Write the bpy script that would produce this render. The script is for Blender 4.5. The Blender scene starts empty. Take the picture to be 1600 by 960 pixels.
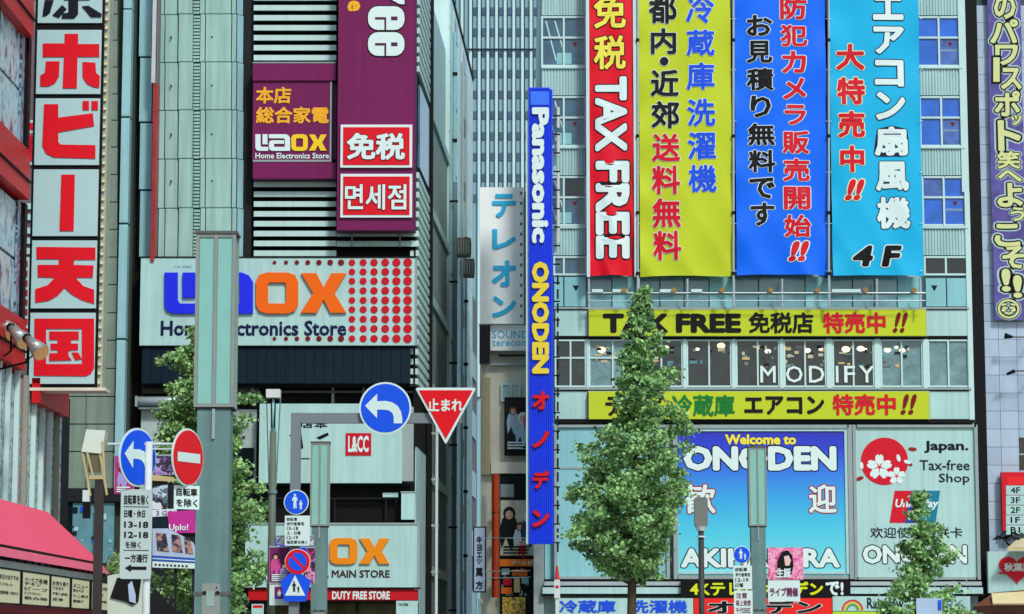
import bpy, bmesh, math, random
from mathutils import Vector, Matrix
from mathutils.geometry import delaunay_2d_cdt
random.seed(7)
sc = bpy.context.scene
COL = sc.collection

# ------------------------------------------------------------------ camera, sky, sun, exposure
FOC = 4015.0                      # focal length in photo pixels (photo 1600 x 960)
PIT = math.radians(7.4)           # camera tilted up
CP, SP = math.cos(PIT), math.sin(PIT)
CH = 1.6
cam = bpy.data.cameras.new('camera')
cam.sensor_width = 36.0
cam.lens = FOC / 1600.0 * 36.0
cam.clip_start = 0.5
cam.clip_end = 5000
camo = bpy.data.objects.new('camera', cam)
COL.objects.link(camo)
camo.location = (0, 0, CH)
camo.rotation_euler = (math.pi / 2 + PIT, 0, 0)
sc.camera = camo

SUN_EL = math.radians(44)
SUN_AZ = math.radians(24)         # to the right of straight behind the camera
world = bpy.data.worlds.new('World')
sc.world = world
world.use_nodes = True
wn = world.node_tree
wn.nodes.clear()
sky = wn.nodes.new('ShaderNodeTexSky')
sky.sky_type = 'NISHITA'
sky.sun_disc = False
sky.sun_elevation = SUN_EL
sky.sun_rotation = math.pi - SUN_AZ
sky.air_density = 1.2
sky.dust_density = 1.5
bgn = wn.nodes.new('ShaderNodeBackground')
bgn.inputs[1].default_value = 0.125
wo = wn.nodes.new('ShaderNodeOutputWorld')
wn.links.new(sky.outputs[0], bgn.inputs[0])
wn.links.new(bgn.outputs[0], wo.inputs[0])
sun = bpy.data.lights.new('sun', 'SUN')
sun.energy = 2.3
sun.angle = math.radians(8)
sun.color = (1.0, 0.98, 0.93)
suno = bpy.data.objects.new('sun', sun)
COL.objects.link(suno)
sdir = Vector((math.sin(SUN_AZ) * math.cos(SUN_EL), -math.cos(SUN_AZ) * math.cos(SUN_EL), math.sin(SUN_EL)))
suno.rotation_euler = sdir.to_track_quat('Z', 'Y').to_euler()
suno.location = sdir * 60
sc.view_settings.view_transform = 'Standard'
sc.view_settings.look = 'None'
sc.view_settings.exposure = 0.1
sc.view_settings.gamma = 1.0

# ------------------------------------------------------------------ maths: photo point -> point on a vertical plane of the place
def W(px, py, D):
    t = (480 - py) / FOC
    Z = D * (SP + t * CP) / (CP - t * SP)
    d = D * CP + Z * SP
    return ((px - 800) / FOC * d, D, Z + CH)

def R(x0, y0, x1, y1, D):
    ym = (y0 + y1) / 2
    a = W(x0, ym, D)[0]; b = W(x1, ym, D)[0]
    return a, b, W(0, y1, D)[2], W(0, y0, D)[2]      # xa, xb, zbottom, ztop

def onX(px, py, X):                                   # point on a plane of constant X
    d = X * FOC / (px - 800.0)
    v = (480 - py) / FOC * d
    return (X, d * CP - v * SP, d * SP + v * CP + CH)

# ------------------------------------------------------------------ materials
def lin(c):
    return tuple(((x / 255) / 12.92 if x / 255 <= 0.04045 else ((x / 255 + 0.055) / 1.055) ** 2.4) for x in c)

_M = {}
def M(name, col=None, rough=0.55, metal=0.0, var=0.12, scale=1.2, streak=0.0, bump=0.0, bscale=30, spec=0.18, trans=0.0):
    if name in _M: return _M[name]
    m = bpy.data.materials.new(name); m.use_nodes = True
    nt = m.node_tree; b = nt.nodes['Principled BSDF']
    c = lin(col) + (1,)
    b.inputs['Roughness'].default_value = rough
    b.inputs['Metallic'].default_value = metal
    b.inputs['Specular IOR Level'].default_value = spec
    if var > 0:
        g = nt.nodes.new('ShaderNodeNewGeometry')
        n = nt.nodes.new('ShaderNodeTexNoise'); n.inputs['Scale'].default_value = scale; n.inputs['Detail'].default_value = 6
        n.inputs['Roughness'].default_value = 0.65
        nt.links.new(g.outputs['Position'], n.inputs['Vector'])
        r = nt.nodes.new('ShaderNodeMapRange'); r.inputs[1].default_value = 0.3; r.inputs[2].default_value = 0.7
        r.inputs[3].default_value = 1 - var; r.inputs[4].default_value = 1.0 + var * 0.3
        nt.links.new(n.outputs[0], r.inputs[0])
        fac = r.outputs[0]
        if streak > 0:
            mp = nt.nodes.new('ShaderNodeMapping'); mp.inputs['Scale'].default_value = (3.2, 3.2, 0.16)
            nt.links.new(g.outputs['Position'], mp.inputs[0])
            n2 = nt.nodes.new('ShaderNodeTexNoise'); n2.inputs['Scale'].default_value = 1.5; n2.inputs['Detail'].default_value = 5
            nt.links.new(mp.outputs[0], n2.inputs['Vector'])
            r2 = nt.nodes.new('ShaderNodeMapRange'); r2.inputs[1].default_value = 0.35; r2.inputs[2].default_value = 0.6
            r2.inputs[3].default_value = 1 - streak; r2.inputs[4].default_value = 1.0
            nt.links.new(n2.outputs[0], r2.inputs[0])
            mu = nt.nodes.new('ShaderNodeMath'); mu.operation = 'MULTIPLY'
            nt.links.new(fac, mu.inputs[0]); nt.links.new(r2.outputs[0], mu.inputs[1]); fac = mu.outputs[0]
        mx = nt.nodes.new('ShaderNodeVectorMath'); mx.operation = 'SCALE'
        mx.inputs[0].default_value = c[:3]
        nt.links.new(fac, mx.inputs['Scale'])
        nt.links.new(mx.outputs[0], b.inputs['Base Color'])
    else:
        b.inputs['Base Color'].default_value = c
    if bump > 0:
        g = nt.nodes.new('ShaderNodeNewGeometry')
        n = nt.nodes.new('ShaderNodeTexNoise'); n.inputs['Scale'].default_value = bscale; n.inputs['Detail'].default_value = 4
        nt.links.new(g.outputs['Position'], n.inputs['Vector'])
        bp = nt.nodes.new('ShaderNodeBump'); bp.inputs['Strength'].default_value = bump; bp.inputs['Distance'].default_value = 0.03
        nt.links.new(n.outputs[0], bp.inputs['Height']); nt.links.new(bp.outputs[0], b.inputs['Normal'])
    _M[name] = m
    return m

def glassM(name, col, rough=0.06, var=0.5, scale=1.0):
    """window glass seen from the street: dark room tone behind a glossy pane"""
    m = M(name, col, rough=rough, var=var, scale=scale, spec=0.6)
    return m

def printM(name, cols, scale=3.0, kind='voronoi', stretch=(1, 1, 1)):
    """a printed poster: patches of the given inks"""
    if name in _M: return _M[name]
    m = bpy.data.materials.new(name); m.use_nodes = True
    nt = m.node_tree; b = nt.nodes['Principled BSDF']; b.inputs['Roughness'].default_value = 0.35
    g = nt.nodes.new('ShaderNodeNewGeometry')
    n = nt.nodes.new('ShaderNodeTexNoise'); n.inputs['Scale'].default_value = scale; n.inputs['Detail'].default_value = 7
    n.inputs['Roughness'].default_value = .62
    n.inputs['Distortion'].default_value = .15
    mp = nt.nodes.new('ShaderNodeMapping'); mp.inputs['Scale'].default_value = stretch
    nt.links.new(g.outputs['Position'], mp.inputs[0]); nt.links.new(mp.outputs[0], n.inputs['Vector'])
    cr = nt.nodes.new('ShaderNodeValToRGB'); cr.color_ramp.interpolation = 'CONSTANT'
    k = len(cols)
    e = cr.color_ramp.elements
    while len(e) < k: e.new(0.5)
    for i, c in enumerate(cols):
        e[i].position = 0.0 if i == 0 else 0.34 + 0.32 * i / k
        e[i].color = lin(c) + (1,)
    nt.links.new(n.outputs[0], cr.inputs[0]); nt.links.new(cr.outputs[0], b.inputs['Base Color'])
    _M[name] = m
    return m

WHITE = M('white_sign_panel', (176, 216, 212), rough=0.35, var=0.09, scale=0.5, streak=0.11)
WALLW = M('pale_painted_metal', (180, 216, 215), rough=0.5, var=0.12, scale=0.6, streak=0.14)
PALEB = M('pale_blue_panel', (138, 199, 205), rough=0.4, var=0.1, scale=0.5, streak=0.1)
FRAMEW = M('white_window_frame', (192, 224, 222), rough=0.4, var=0.05)
STONE = M('greenish_stone_panel', (128, 146, 132), rough=0.6, var=0.16, scale=0.8, streak=0.16)
TOWER = M('weathered_tower_panel', (160, 200, 192), rough=0.55, var=0.12, scale=0.5, streak=0.2)
TOWERB = M('bluish_tower_panel', (150, 198, 204), rough=0.5, var=0.1, scale=0.5, streak=0.12)
BLACK = M('black_metal', (8, 9, 11), rough=0.6, var=0.2)
DARK = M('dark_recess_metal', (30, 34, 36), rough=0.7, var=0.25)
NAVY = M('navy_cladding', (10, 32, 48), rough=0.45, var=0.15, streak=0.1)
PURPLE = M('purple_sign_metal', (120, 30, 88), rough=0.4, var=0.12, scale=0.5, streak=0.1)
PURPLED = M('deep_purple_metal', (84, 36, 74), rough=0.45, var=0.15)
SRED = M('red_sign_face', (218, 20, 38), rough=0.35, var=0.06)
GRED = M('red_girder_paint', (206, 30, 34), rough=0.4, var=0.15, streak=0.1)
TEXTBLK = M('black_lettering', (12, 14, 18), rough=0.45, var=0)
TEXTWHT = M('white_lettering', (214, 236, 233), rough=0.4, var=0)
TEXTYEL = M('yellow_lettering', (236, 226, 84), rough=0.4, var=0)
TEXTRED = M('red_lettering', (206, 22, 44), rough=0.4, var=0)
TEXTBLU = M('blue_lettering', (30, 82, 222), rough=0.4, var=0)
TEXTNVY = M('navy_lettering', (22, 26, 70), rough=0.4, var=0)
TEXTGRN = M('green_lettering', (18, 120, 52), rough=0.4, var=0)
GREYP = M('grey_post_paint', (106, 140, 138), rough=0.5, var=0.16, scale=2.5, streak=.22, bump=0.15, bscale=40)
GREYL = M('light_grey_metal', (150, 166, 166), rough=0.4, var=0.1)
STEEL = M('steel_pipe', (176, 192, 196), rough=0.35, metal=0.3, var=0.1)
WHITEP = M('white_post_paint', (206, 218, 216), rough=0.4, var=0.08, scale=4)

# ------------------------------------------------------------------ objects
ORG = {}
def root(name, label, cat, loc, group=None, kind=None):
    o = bpy.data.objects.new(name, None); COL.objects.link(o)
    o.empty_display_size = 0.3
    o.location = loc; o['label'] = label; o['category'] = cat
    if group: o['group'] = group
    if kind: o['kind'] = kind
    ORG[o.name] = Vector(loc)
    return o

class MB:
    def __init__(s): s.v = []; s.f = []; s.mi = []; s.cur = 0
    def q(s, *pts):
        k = len(s.v); s.v += [tuple(p) for p in pts]; s.f.append(tuple(range(k, k + len(pts)))); s.mi.append(s.cur)
    def box(s, x0, x1, y0, y1, z0, z1):
        if x0 > x1: x0, x1 = x1, x0
        k = len(s.v)
        s.v += [(x0, y0, z0), (x1, y0, z0), (x1, y1, z0), (x0, y1, z0), (x0, y0, z1), (x1, y0, z1), (x1, y1, z1), (x0, y1, z1)]
        for f in ((0, 3, 2, 1), (4, 5, 6, 7), (0, 1, 5, 4), (1, 2, 6, 5), (2, 3, 7, 6), (3, 0, 4, 7)):
            s.f.append(tuple(k + i for i in f)); s.mi.append(s.cur)
        return s
    def pbox(s, x0, y0, x1, y1, D, th):
        a, b, z0, z1 = R(x0, y0, x1, y1, D)
        return s.box(a, b, D, D + th, z0, z1)
    def prism(s, pts, y0, y1):                 # pts = [(x,z)] counter-clockwise seen from the front
        k = len(s.v); n = len(pts)
        s.v += [(x, y0, z) for x, z in pts] + [(x, y1, z) for x, z in pts]
        s.f.append(tuple(range(k, k + n))); s.mi.append(s.cur)
        s.f.append(tuple(range(k + 2 * n - 1, k + n - 1, -1))); s.mi.append(s.cur)
        for i in range(n):
            j = (i + 1) % n
            s.f.append((k + i, k + n + i, k + n + j, k + j)); s.mi.append(s.cur)
        return s
    def extr(s, pts, vec):                     # any planar polygon pushed along a vector
        k = len(s.v); n = len(pts); vx = Vector(vec)
        s.v += [tuple(p) for p in pts] + [tuple(Vector(p) + vx) for p in pts]
        s.f.append(tuple(range(k, k + n))); s.mi.append(s.cur)
        s.f.append(tuple(range(k + 2 * n - 1, k + n - 1, -1))); s.mi.append(s.cur)
        for i in range(n):
            j = (i + 1) % n
            s.f.append((k + i, k + n + i, k + n + j, k + j)); s.mi.append(s.cur)
        return s
    def tube(s, p0, p1, r0, r1=None, n=10, cap=True):
        if r1 is None: r1 = r0
        p0 = Vector(p0); p1 = Vector(p1); d = (p1 - p0).normalized()
        a = d.orthogonal().normalized(); b = d.cross(a)
        k = len(s.v)
        for p, r in ((p0, r0), (p1, r1)):
            for i in range(n):
                t = 2 * math.pi * i / n
                s.v.append(tuple(p + (a * math.cos(t) + b * math.sin(t)) * r))
        for i in range(n):
            j = (i + 1) % n
            s.f.append((k + i, k + j, k + n + j, k + n + i)); s.mi.append(s.cur)
        if cap:
            s.f.append(tuple(range(k + n - 1, k - 1, -1))); s.mi.append(s.cur)
            s.f.append(tuple(range(k + n, k + 2 * n))); s.mi.append(s.cur)
        return s
    def disc(s, x, z, r, y0, y1, n=28, sx=1.0):
        return s.prism([(x + sx * r * math.cos(2 * math.pi * i / n), z + r * math.sin(2 * math.pi * i / n)) for i in range(n)], y0, y1)
    def build(s, name, mats, parent=None, org=None, smooth=False):
        o0 = Vector((0, 0, 0))
        if parent is not None:
            p = parent
            while p.parent is not None: p = p.parent
            o0 = ORG[p.name]
        elif org is not None: o0 = Vector(org)
        me = bpy.data.meshes.new(name)
        me.from_pydata([(x - o0.x, y - o0.y, z - o0.z) for x, y, z in s.v], [], s.f)
        if not isinstance(mats, (list, tuple)): mats = [mats]
        for m in mats: me.materials.append(m)
        if len(mats) > 1:
            for p_, i in zip(me.polygons, s.mi): p_.material_index = i
        me.update()
        if smooth:
            for p_ in me.polygons: p_.use_smooth = True
        ob = bpy.data.objects.new(name, me); COL.objects.link(ob)
        if parent is not None: ob.parent = parent
        else: ob.location = o0; ORG[ob.name] = o0
        return ob

def pb(parent, name, mat, x0, y0, x1, y1, D, th, label=None):
    o = MB().pbox(x0, y0, x1, y1, D, th).build(name, mat, parent)
    if label: o['label'] = label
    return o

_UNIT = {}
def unit(mat, bev=0.0):
    """a shared 1x1x1 piece (origin in its middle) with a small bevelled front"""
    k = (mat.name, bev)
    if k not in _UNIT:
        mb = MB(); h = 0.5; i = 0.5 - bev
        mb.v = [(-h, h, -h), (h, h, -h), (h, h, h), (-h, h, h), (-h, -h + bev, -h), (h, -h + bev, -h), (h, -h + bev, h), (-h, -h + bev, h),
                (-i, -h, -i), (i, -h, -i), (i, -h, i), (-i, -h, i)]
        mb.f = [(0, 3, 2, 1), (0, 1, 5, 4), (1, 2, 6, 5), (2, 3, 7, 6), (3, 0, 4, 7), (4, 5, 9, 8), (5, 6, 10, 9), (6, 7, 11, 10), (7, 4, 8, 11), (8, 9, 10, 11)]
        me = bpy.data.meshes.new('piece'); me.from_pydata(mb.v, [], mb.f); me.materials.append(mat)
        _UNIT[k] = me
    return _UNIT[k]

def piece(parent, name, mat, x0, x1, y0, y1, z0, z1, bev=0.02, rz=0):
    o = bpy.data.objects.new(name, unit(mat, bev)); COL.objects.link(o); o.parent = parent
    p = parent
    while p.parent is not None: p = p.parent
    c = Vector(((x0 + x1) / 2, (y0 + y1) / 2, (z0 + z1) / 2)) - ORG[p.name]
    o.location = c; o.scale = (abs(x1 - x0), y1 - y0, z1 - z0); o.rotation_euler = (0, 0, rz)
    return o

# ------------------------------------------------------------------ lettering
_raw = {}
def raw(b):
    if b in _raw: return _raw[b]
    cu = bpy.data.curves.new('t', 'FONT'); cu.body = b; cu.resolution_u = 2; cu.size = 1
    o = bpy.data.objects.new('t', cu); COL.objects.link(o)
    dg = bpy.context.evaluated_depsgraph_get()
    me = bpy.data.meshes.new_from_object(o.evaluated_get(dg))
    key = {}; vs = []; idx = []
    for v in me.vertices:
        k = (round(v.co.x, 4), round(v.co.y, 4))
        if k not in key: key[k] = len(vs); vs.append(k)
        idx.append(key[k])
    fs = []
    for p in me.polygons:
        f = [idx[i] for i in p.vertices]
        if len(set(f)) == len(f): fs.append(f)
    bpy.data.objects.remove(o); bpy.data.meshes.remove(me); bpy.data.curves.remove(cu)
    _raw[b] = (vs, fs)
    return vs, fs

_gl = {}
def glyph(b, w=0.0, n=6):
    k = (b, round(w, 4))
    if k in _gl: return _gl[k]
    vs, fs = raw(b)
    ec = {}; fs2 = []
    for f in fs:
        a = sum(vs[f[i]][0] * vs[f[(i + 1) % len(f)]][1] - vs[f[(i + 1) % len(f)]][0] * vs[f[i]][1] for i in range(len(f)))
        if abs(a) < 1e-9: continue
        if a < 0: f = f[::-1]
        fs2.append(f)
        for i in range(len(f)):
            e = (f[i], f[(i + 1) % len(f)]); ec[e] = ec.get(e, 0) + 1
    if w <= 0:
        _gl[k] = (vs, fs2); return _gl[k]
    def area(v_, f_):
        return sum(abs(sum(v_[f[i]][0] * v_[f[(i + 1) % len(f)]][1] - v_[f[(i + 1) % len(f)]][0] * v_[f[i]][1] for i in range(len(f)))) / 2 for f in f_)
    be = [(i, j) for (i, j) in ec if (j, i) not in ec]
    per = sum((Vector(vs[i]) - Vector(vs[j])).length for i, j in be)
    lim = area(vs, fs2) + per * w * 1.04 + 7 * w * w
    best = None
    for n_, ep, ww in ((n, 1e-4, w), (8, 1e-5, w), (5, 1e-4, w * 1.02), (7, 1e-6, w * .98), (4, 1e-4, w), (9, 1e-3, w), (6, 1e-5, w * .93), (5, 1e-6, w * 1.07)):
        V = [Vector(v) for v in vs]; F = [list(f) for f in fs2]; bv = set()
        for (i, j) in be:
            p, q = V[i], V[j]; d = (q - p)
            if d.length < 1e-5: continue
            d.normalize(); nr = Vector((d.y, -d.x)) * ww
            k0 = len(V); V += [p + nr, q + nr]; F.append([i, k0, k0 + 1, j]); bv |= {i, j}
        for i in sorted(bv):
            c = V[i]; k0 = len(V)
            V += [c + Vector((math.cos(2 * math.pi * (t + .5) / n_), math.sin(2 * math.pi * (t + .5) / n_))) * ww for t in range(n_)]
            F.append(list(range(k0, k0 + n_)))
        r = delaunay_2d_cdt(V, [], F, 1, ep, True)
        res = ([tuple(v) for v in r[0]], [list(f) for f, o in zip(r[2], r[5]) if o])
        a = area(*res)
        if best is None or abs(a - lim) < best[0] or a <= lim: best = (abs(a - lim), res)
        if a <= lim: break
    else: print('GLYPH', b, w)
    _gl[k] = best[1]
    return best[1]

class Letters:
    """collects lettering of one colour on one sign"""
    def __init__(s): s.mb = MB()
    def put(s, body, x0, y0, x1, y1, D, w=0.02, out=0.0, rot=0, shear=0.0, th=0.0):
        """fit text to the photo rectangle at plane Y=D; rot=-90 reads downwards"""
        bv, _ = glyph(body, w)
        ax = min(v[0] for v in bv); bx = max(v[0] for v in bv); ay = min(v[1] for v in bv); by = max(v[1] for v in bv)
        vs, fs = glyph(body, w + out) if out > 0 else glyph(body, w)
        X0, X1, Z0, Z1 = R(x0, y0, x1, y1, D)
        k = len(s.mb.v); pts = []
        for (x, y) in vs:
            u = (x - ax) / (bx - ax); v = (y - ay) / (by - ay)
            if rot == -90: u, v = v, 1 - u
            pts.append((X0 + u * (X1 - X0) + shear * v * (Z1 - Z0), Z0 + v * (Z1 - Z0)))
        s.flat(pts, fs, D, th)
        return s
    def flat(s, pts, fs, D, th):
        k = len(s.mb.v); n = len(pts)
        s.mb.v += [(x, D, z) for x, z in pts]
        for f in fs: s.mb.f.append(tuple(k + i for i in f)); s.mb.mi.append(0)
        if th > 0:
            s.mb.v += [(x, D + th, z) for x, z in pts]
            es = set()
            for f in fs:
                for i in range(len(f)): es.add((f[i], f[(i + 1) % len(f)]))
            for (i, j) in es:
                if (j, i) not in es:
                    s.mb.f.append((k + i, k + n + i, k + n + j, k + j)); s.mb.mi.append(0)
    def poly(s, pts, D, th=0.0):
        """hand drawn letter shape, photo points (y down)"""
        ps = [W(x, y, D) for x, y in pts]
        c = [(p[0], p[2]) for p in ps]
        a = sum(c[i][0] * c[(i + 1) % len(c)][1] - c[(i + 1) % len(c)][0] * c[i][1] for i in range(len(c)))
        if a < 0: c = c[::-1]
        if th > 0: s.mb.prism(c, D, D + th)
        else: s.mb.q(*[(x, D, z) for x, z in c])
        return s
    def build(s, name, mat, parent): return s.mb.build(name, mat, parent)

def words(parent, name, body, rect, D, mat, w=0.02, omat=None, out=0.035, rot=0, shear=0.0, th=0.0):
    """lettering with an optional outline sheet behind it"""
    L = Letters().put(body, *rect, D, w=w, rot=rot, shear=shear, th=th)
    L.build(name, mat, parent)
    if omat:
        Letters().put(body, *rect, D + 0.012 + th, w=w, out=out, rot=rot, shear=shear, th=th * 0.5).build(name + '_outline', omat, parent)

def column(parent, name, chars, D, mat, w=0.02, omat=None, out=0.035, th=0.0):
    """chars = [(char, cx, y0, y1, width)] stacked downwards"""
    a = Letters(); b = Letters()
    for ch, cx, y0, y1, wd in chars:
        a.put(ch, cx - wd / 2, y0, cx + wd / 2, y1, D, w=w, th=th)
        if omat: b.put(ch, cx - wd / 2, y0, cx + wd / 2, y1, D + 0.012, w=w, out=out)
    a.build(name, mat, parent)
    if omat: b.build(name + '_outline', omat, parent)

def base(px, D, z=0.0): return (W(px, 900, D)[0], D, z)

SKINP = M('print_skin_tone', (206, 168, 148), var=0); PNK = M('print_pink', (206, 80, 150), var=.1); LAV = M('print_lavender', (160, 150, 206), var=.1)
def figure_print(parent, x0, y0, x1, y1, D, back, figs, ink, seed=1, lines=3):
    """a plain generic poster: a few dressed figures against a flat ground, and print lines"""
    rg = random.Random(seed); w = x1 - x0; h = y1 - y0; k = [0]
    pb(parent, 'print', back, x0, y0, x1, y1, D, .02)
    def P(pts, m, nm): k[0] += 1; Letters().poly(pts, D - .003 - k[0] * .0015).build(nm, m, parent)
    for (fx, fy, s, body, hair) in figs:
        cx, cy, q = x0 + w * fx, y0 + h * fy, s * h
        P([(cx - q * .2, cy - q * .05), (cx + q * .18, cy - q * .07), (cx + q * .3, cy + q * .28), (cx + q * .22, cy + q * .6), (cx + q * .05, cy + q * .95), (cx - q * .1, cy + q * .55), (cx - q * .24, cy + q * .9), (cx - q * .3, cy + q * .3)], body, 'printed_figure')
        P([(cx + q * .19 * math.cos(t), cy - q * .18 + q * .22 * math.sin(t)) for t in [i * math.pi / 5 for i in range(10)]], hair, 'printed_hair')
        P([(cx + q * .12 * math.cos(t), cy - q * .14 + q * .14 * math.sin(t)) for t in [i * math.pi / 4 for i in range(8)]], SKINP, 'printed_face')
    for i in range(lines):
        yy = y1 - h * (.04 + .055 * i) - 1.5
        P([(x0 + w * .08, yy), (x0 + w * rg.uniform(.5, .92), yy), (x0 + w * .9 * .9, yy + h * .022 + .6), (x0 + w * .08, yy + h * .022 + .6)], ink, 'print_line')
# ------------------------------------------------------------------ ground
def sheet(name, x0, x1, y0, y1, z, mat, kind='structure'):
    mb = MB(); mb.q((x0, y0, z), (x1, y0, z), (x1, y1, z), (x0, y1, z))
    o = mb.build(name, mat); o['kind'] = kind
    return o
ASPH = M('asphalt', (66, 68, 70), rough=0.9, var=0.25, scale=2, bump=0.4)
PAVE = M('paving', (140, 142, 138), rough=0.85, var=0.2, scale=1.5, bump=0.3)
sheet('ground', -1500, 1500, -600, 2500, -0.05, M('ground_soil', (110, 112, 106), rough=0.95, var=0.2))
sheet('road', -200, 200, 37, 56, 0.0, ASPH)
sheet('alley_road', -6, 6, 104, 190, 0.104, ASPH)
mb = MB(); mb.box(-200, 200, -10, 36.8, -0.04, 0.12); o = mb.build('pavement', PAVE); o['kind'] = 'structure'
mb = MB(); mb.box(-200, 200, 56.2, 200, -0.04, 0.10); o = mb.build('far_pavement', PAVE); o['kind'] = 'structure'
mb = MB(); mb.box(-200, 200, 36.8, 37.0, -0.04, 0.14); mb.box(-200, 200, 56.0, 56.2, -0.04, 0.14)
o = mb.build('kerb', M('kerb_stone', (170, 170, 164), rough=0.8)); o['kind'] = 'structure'
mb = MB()
for i in range(-24, 25): mb.q((i * 8, 46.4, .004), (i * 8 + 5, 46.4, .004), (i * 8 + 5, 46.55, .004), (i * 8, 46.55, .004))
o = mb.build('lane_marking', M('road_paint', (215, 215, 208), rough=0.7)); o['kind'] = 'structure'

# ------------------------------------------------------------------ window builder
GBLUE = glassM('blue_film_glass', (22, 104, 214), rough=0.2, var=0.35, scale=1.1)
GGREY = glassM('blue_grey_glass', (66, 104, 128), rough=0.08, var=0.5, scale=1.2)
GDARK = glassM('dark_glass', (22, 32, 38), rough=0.06, var=0.5, scale=1.2)
GTEAL = glassM('teal_glass', (108, 158, 168), rough=0.12, var=0.35, scale=0.9)
def window(parent, x0, y0, x1, y1, D, xs, ys, gm, fm=FRAMEW, fw=3.0, dep=0.14, name='window', gms=None):
    """frame bars as the part, panes as its sub-parts. xs, ys: fractions of mullions"""
    xs = [0] + list(xs) + [1]; ys = [0] + list(ys) + [1]
    fr = MB(); h = fw / 2
    X = [x0 + (x1 - x0) * t for t in xs]; Y = [y0 + (y1 - y0) * t for t in ys]
    for i, x in enumerate(X):
        a, b = (x - h, x + h)
        fr.pbox(a, Y[0] - h, b, Y[-1] + h, D, dep)
    for j, y in enumerate(Y):
        for i in range(len(X) - 1):
            fr.pbox(X[i] + h, y - h, X[i + 1] - h, y + h, D + 0.004, dep - 0.01)
    f = fr.build(name, fm, parent)
    k = 0
    for i in range(len(X) - 1):
        for j in range(len(Y) - 1):
            g = gms[k % len(gms)] if gms else gm
            a, b, z0, z1 = R(X[i] + h, Y[j] + h, X[i + 1] - h, Y[j + 1] - h, D)
            MB().box(a + .004, b - .004, D + dep * 0.6, D + dep * 0.6 + 0.03, z0 + .004, z1 - .004).build('pane', g, f)
            k += 1
    return f

def ribbed(parent, name, mat, x0, y0, x1, y1, D, n, dep=0.05, label=None):
    a, b, z0, z1 = R(x0, y0, x1, y1, D)
    mb = MB(); st = (b - a) / n
    for i in range(n):
        x = a + i * st
        pts = [(x, D + dep), (x + st * .3, D), (x + st * .7, D), (x + st, D + dep)]
        for p, q in zip(pts[:-1], pts[1:]):
            mb.q((p[0], p[1], z0), (q[0], q[1], z0), (q[0], q[1], z1), (p[0], p[1], z1))
    mb.q((a, D + dep, z1), (b, D + dep, z1), (b, D + .2, z1), (a, D + .2, z1))
    o = mb.build(name, mat, parent)
    if label: o['label'] = label
    return o

# ================================================================== the broad shop block on the right of the alley
DO = 108.0
ono = root('shop_building', 'wide pale shop block hung with four giant banners, right of the narrow alley', 'building', base(1180, DO))
xl = W(845, 480, DO)[0]; xr = W(1520, 480, DO)[0]; ztop = W(0, -90, DO)[2]
MB().box(xl, xr, DO + .35, DO + 22, 0, ztop).build('wall', WALLW, ono)
pb(ono, 'roof_edge', GREYL, 845, -96, 1506, -88, DO, 0.6)
# corner fins
pb(ono, 'corner_trim', FRAMEW, 1499, -80, 1510, 300, DO - .05, 0.5)
pb(ono, 'corner_trim', FRAMEW, 1511, 300, 1519, 660, DO - .05, 0.5)
# windows, upper floors
rows = [(-98, -22), (27, 103), (152, 228), (277, 352)]
GB2 = glassM('blue_curtain_glass', (70, 110, 190), rough=0.2, var=0.6, scale=2.2)
for k, (a, b) in enumerate(rows):
    s = [1430, 1434, 1438, 1442][k]
    window(ono, s, a, s + 66, b, DO, [0.5], [0.42], GBLUE, gms=[GBLUE, GBLUE, GBLUE, GB2] if k < 3 else [GB2, GBLUE, GBLUE, GBLUE])
    window(ono, 847, a, 915, b, DO, [0.5], [0.42], GGREY, gms=[GGREY, GGREY, GDARK if k == 3 else GGREY, GGREY])
MKR = M('dark_red_mark', (110, 20, 40), var=0)
for k, (a, b) in enumerate(rows):
    for cx in ((1481, 1485, 1489, 1493)[k], 898):
        x, _, z = W(cx, b - 34, DO); mk = MB(); mk.prism([(x - .11, z + .09), (x, z - .11), (x + .11, z + .09)], DO + .07, DO + .08); mk.build('access_mark', MKR, ono)
    pb(ono, 'window_paper', PALEB, 870, b - 20, 893, b - 3, DO + .075, .004)
    pb(ono, 'window_paper', M('pale_blind', (120, 150, 190)), (1466, 1470, 1474, 1478)[k], b - 26, (1492, 1496, 1500, 1504)[k], b - 22, DO + .075, .004)
    for (u0, u1) in ((852, 868), (866, 884)):
        Letters().poly([(u0, a + 6), (u0 + 2, a + 6), (u1 + 2, b - 8), (u1, b - 8)], DO + .078).build('painted_reflection', FRAMEW, ono)  # diagonal reflections on the left panes, drawn as white slivers
spn = [(-20, 24), (107, 149), (232, 274), (357, 399)]
for k, (a, b) in enumerate(spn):
    s = [1430, 1434, 1438, 1443][k]
    ribbed(ono, 'ribbed_panel', WALLW, s - 2, a, s + 68, b, DO, 15)
    ribbed(ono, 'ribbed_panel', WALLW, 846, a, 916, b, DO, 15)
    pb(ono, 'sill', FRAMEW, s - 4, a - 3, s + 70, a, DO - .08, 0.3)
    pb(ono, 'sill', FRAMEW, 846, a - 3, 917, a, DO - .08, 0.3)
# between the banners: pale ribbed strips behind
for (a, b) in ((985, 1003), (1138, 1152), (1286, 1302)):
    for (u, v) in spn: ribbed(ono, 'ribbed_panel', WALLW, a, u, b, v, DO, 4)
    for (u, v) in rows: pb(ono, 'dark_window_strip', GDARK, a, u, b, v, DO + .1, .1)
window(ono, 1445, 402, 1511, 429, DO, [0.5], [], GDARK, gms=[GDARK, GDARK])
window(ono, 866, 402, 916, 429, DO, [0.3], [], GGREY)
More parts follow.
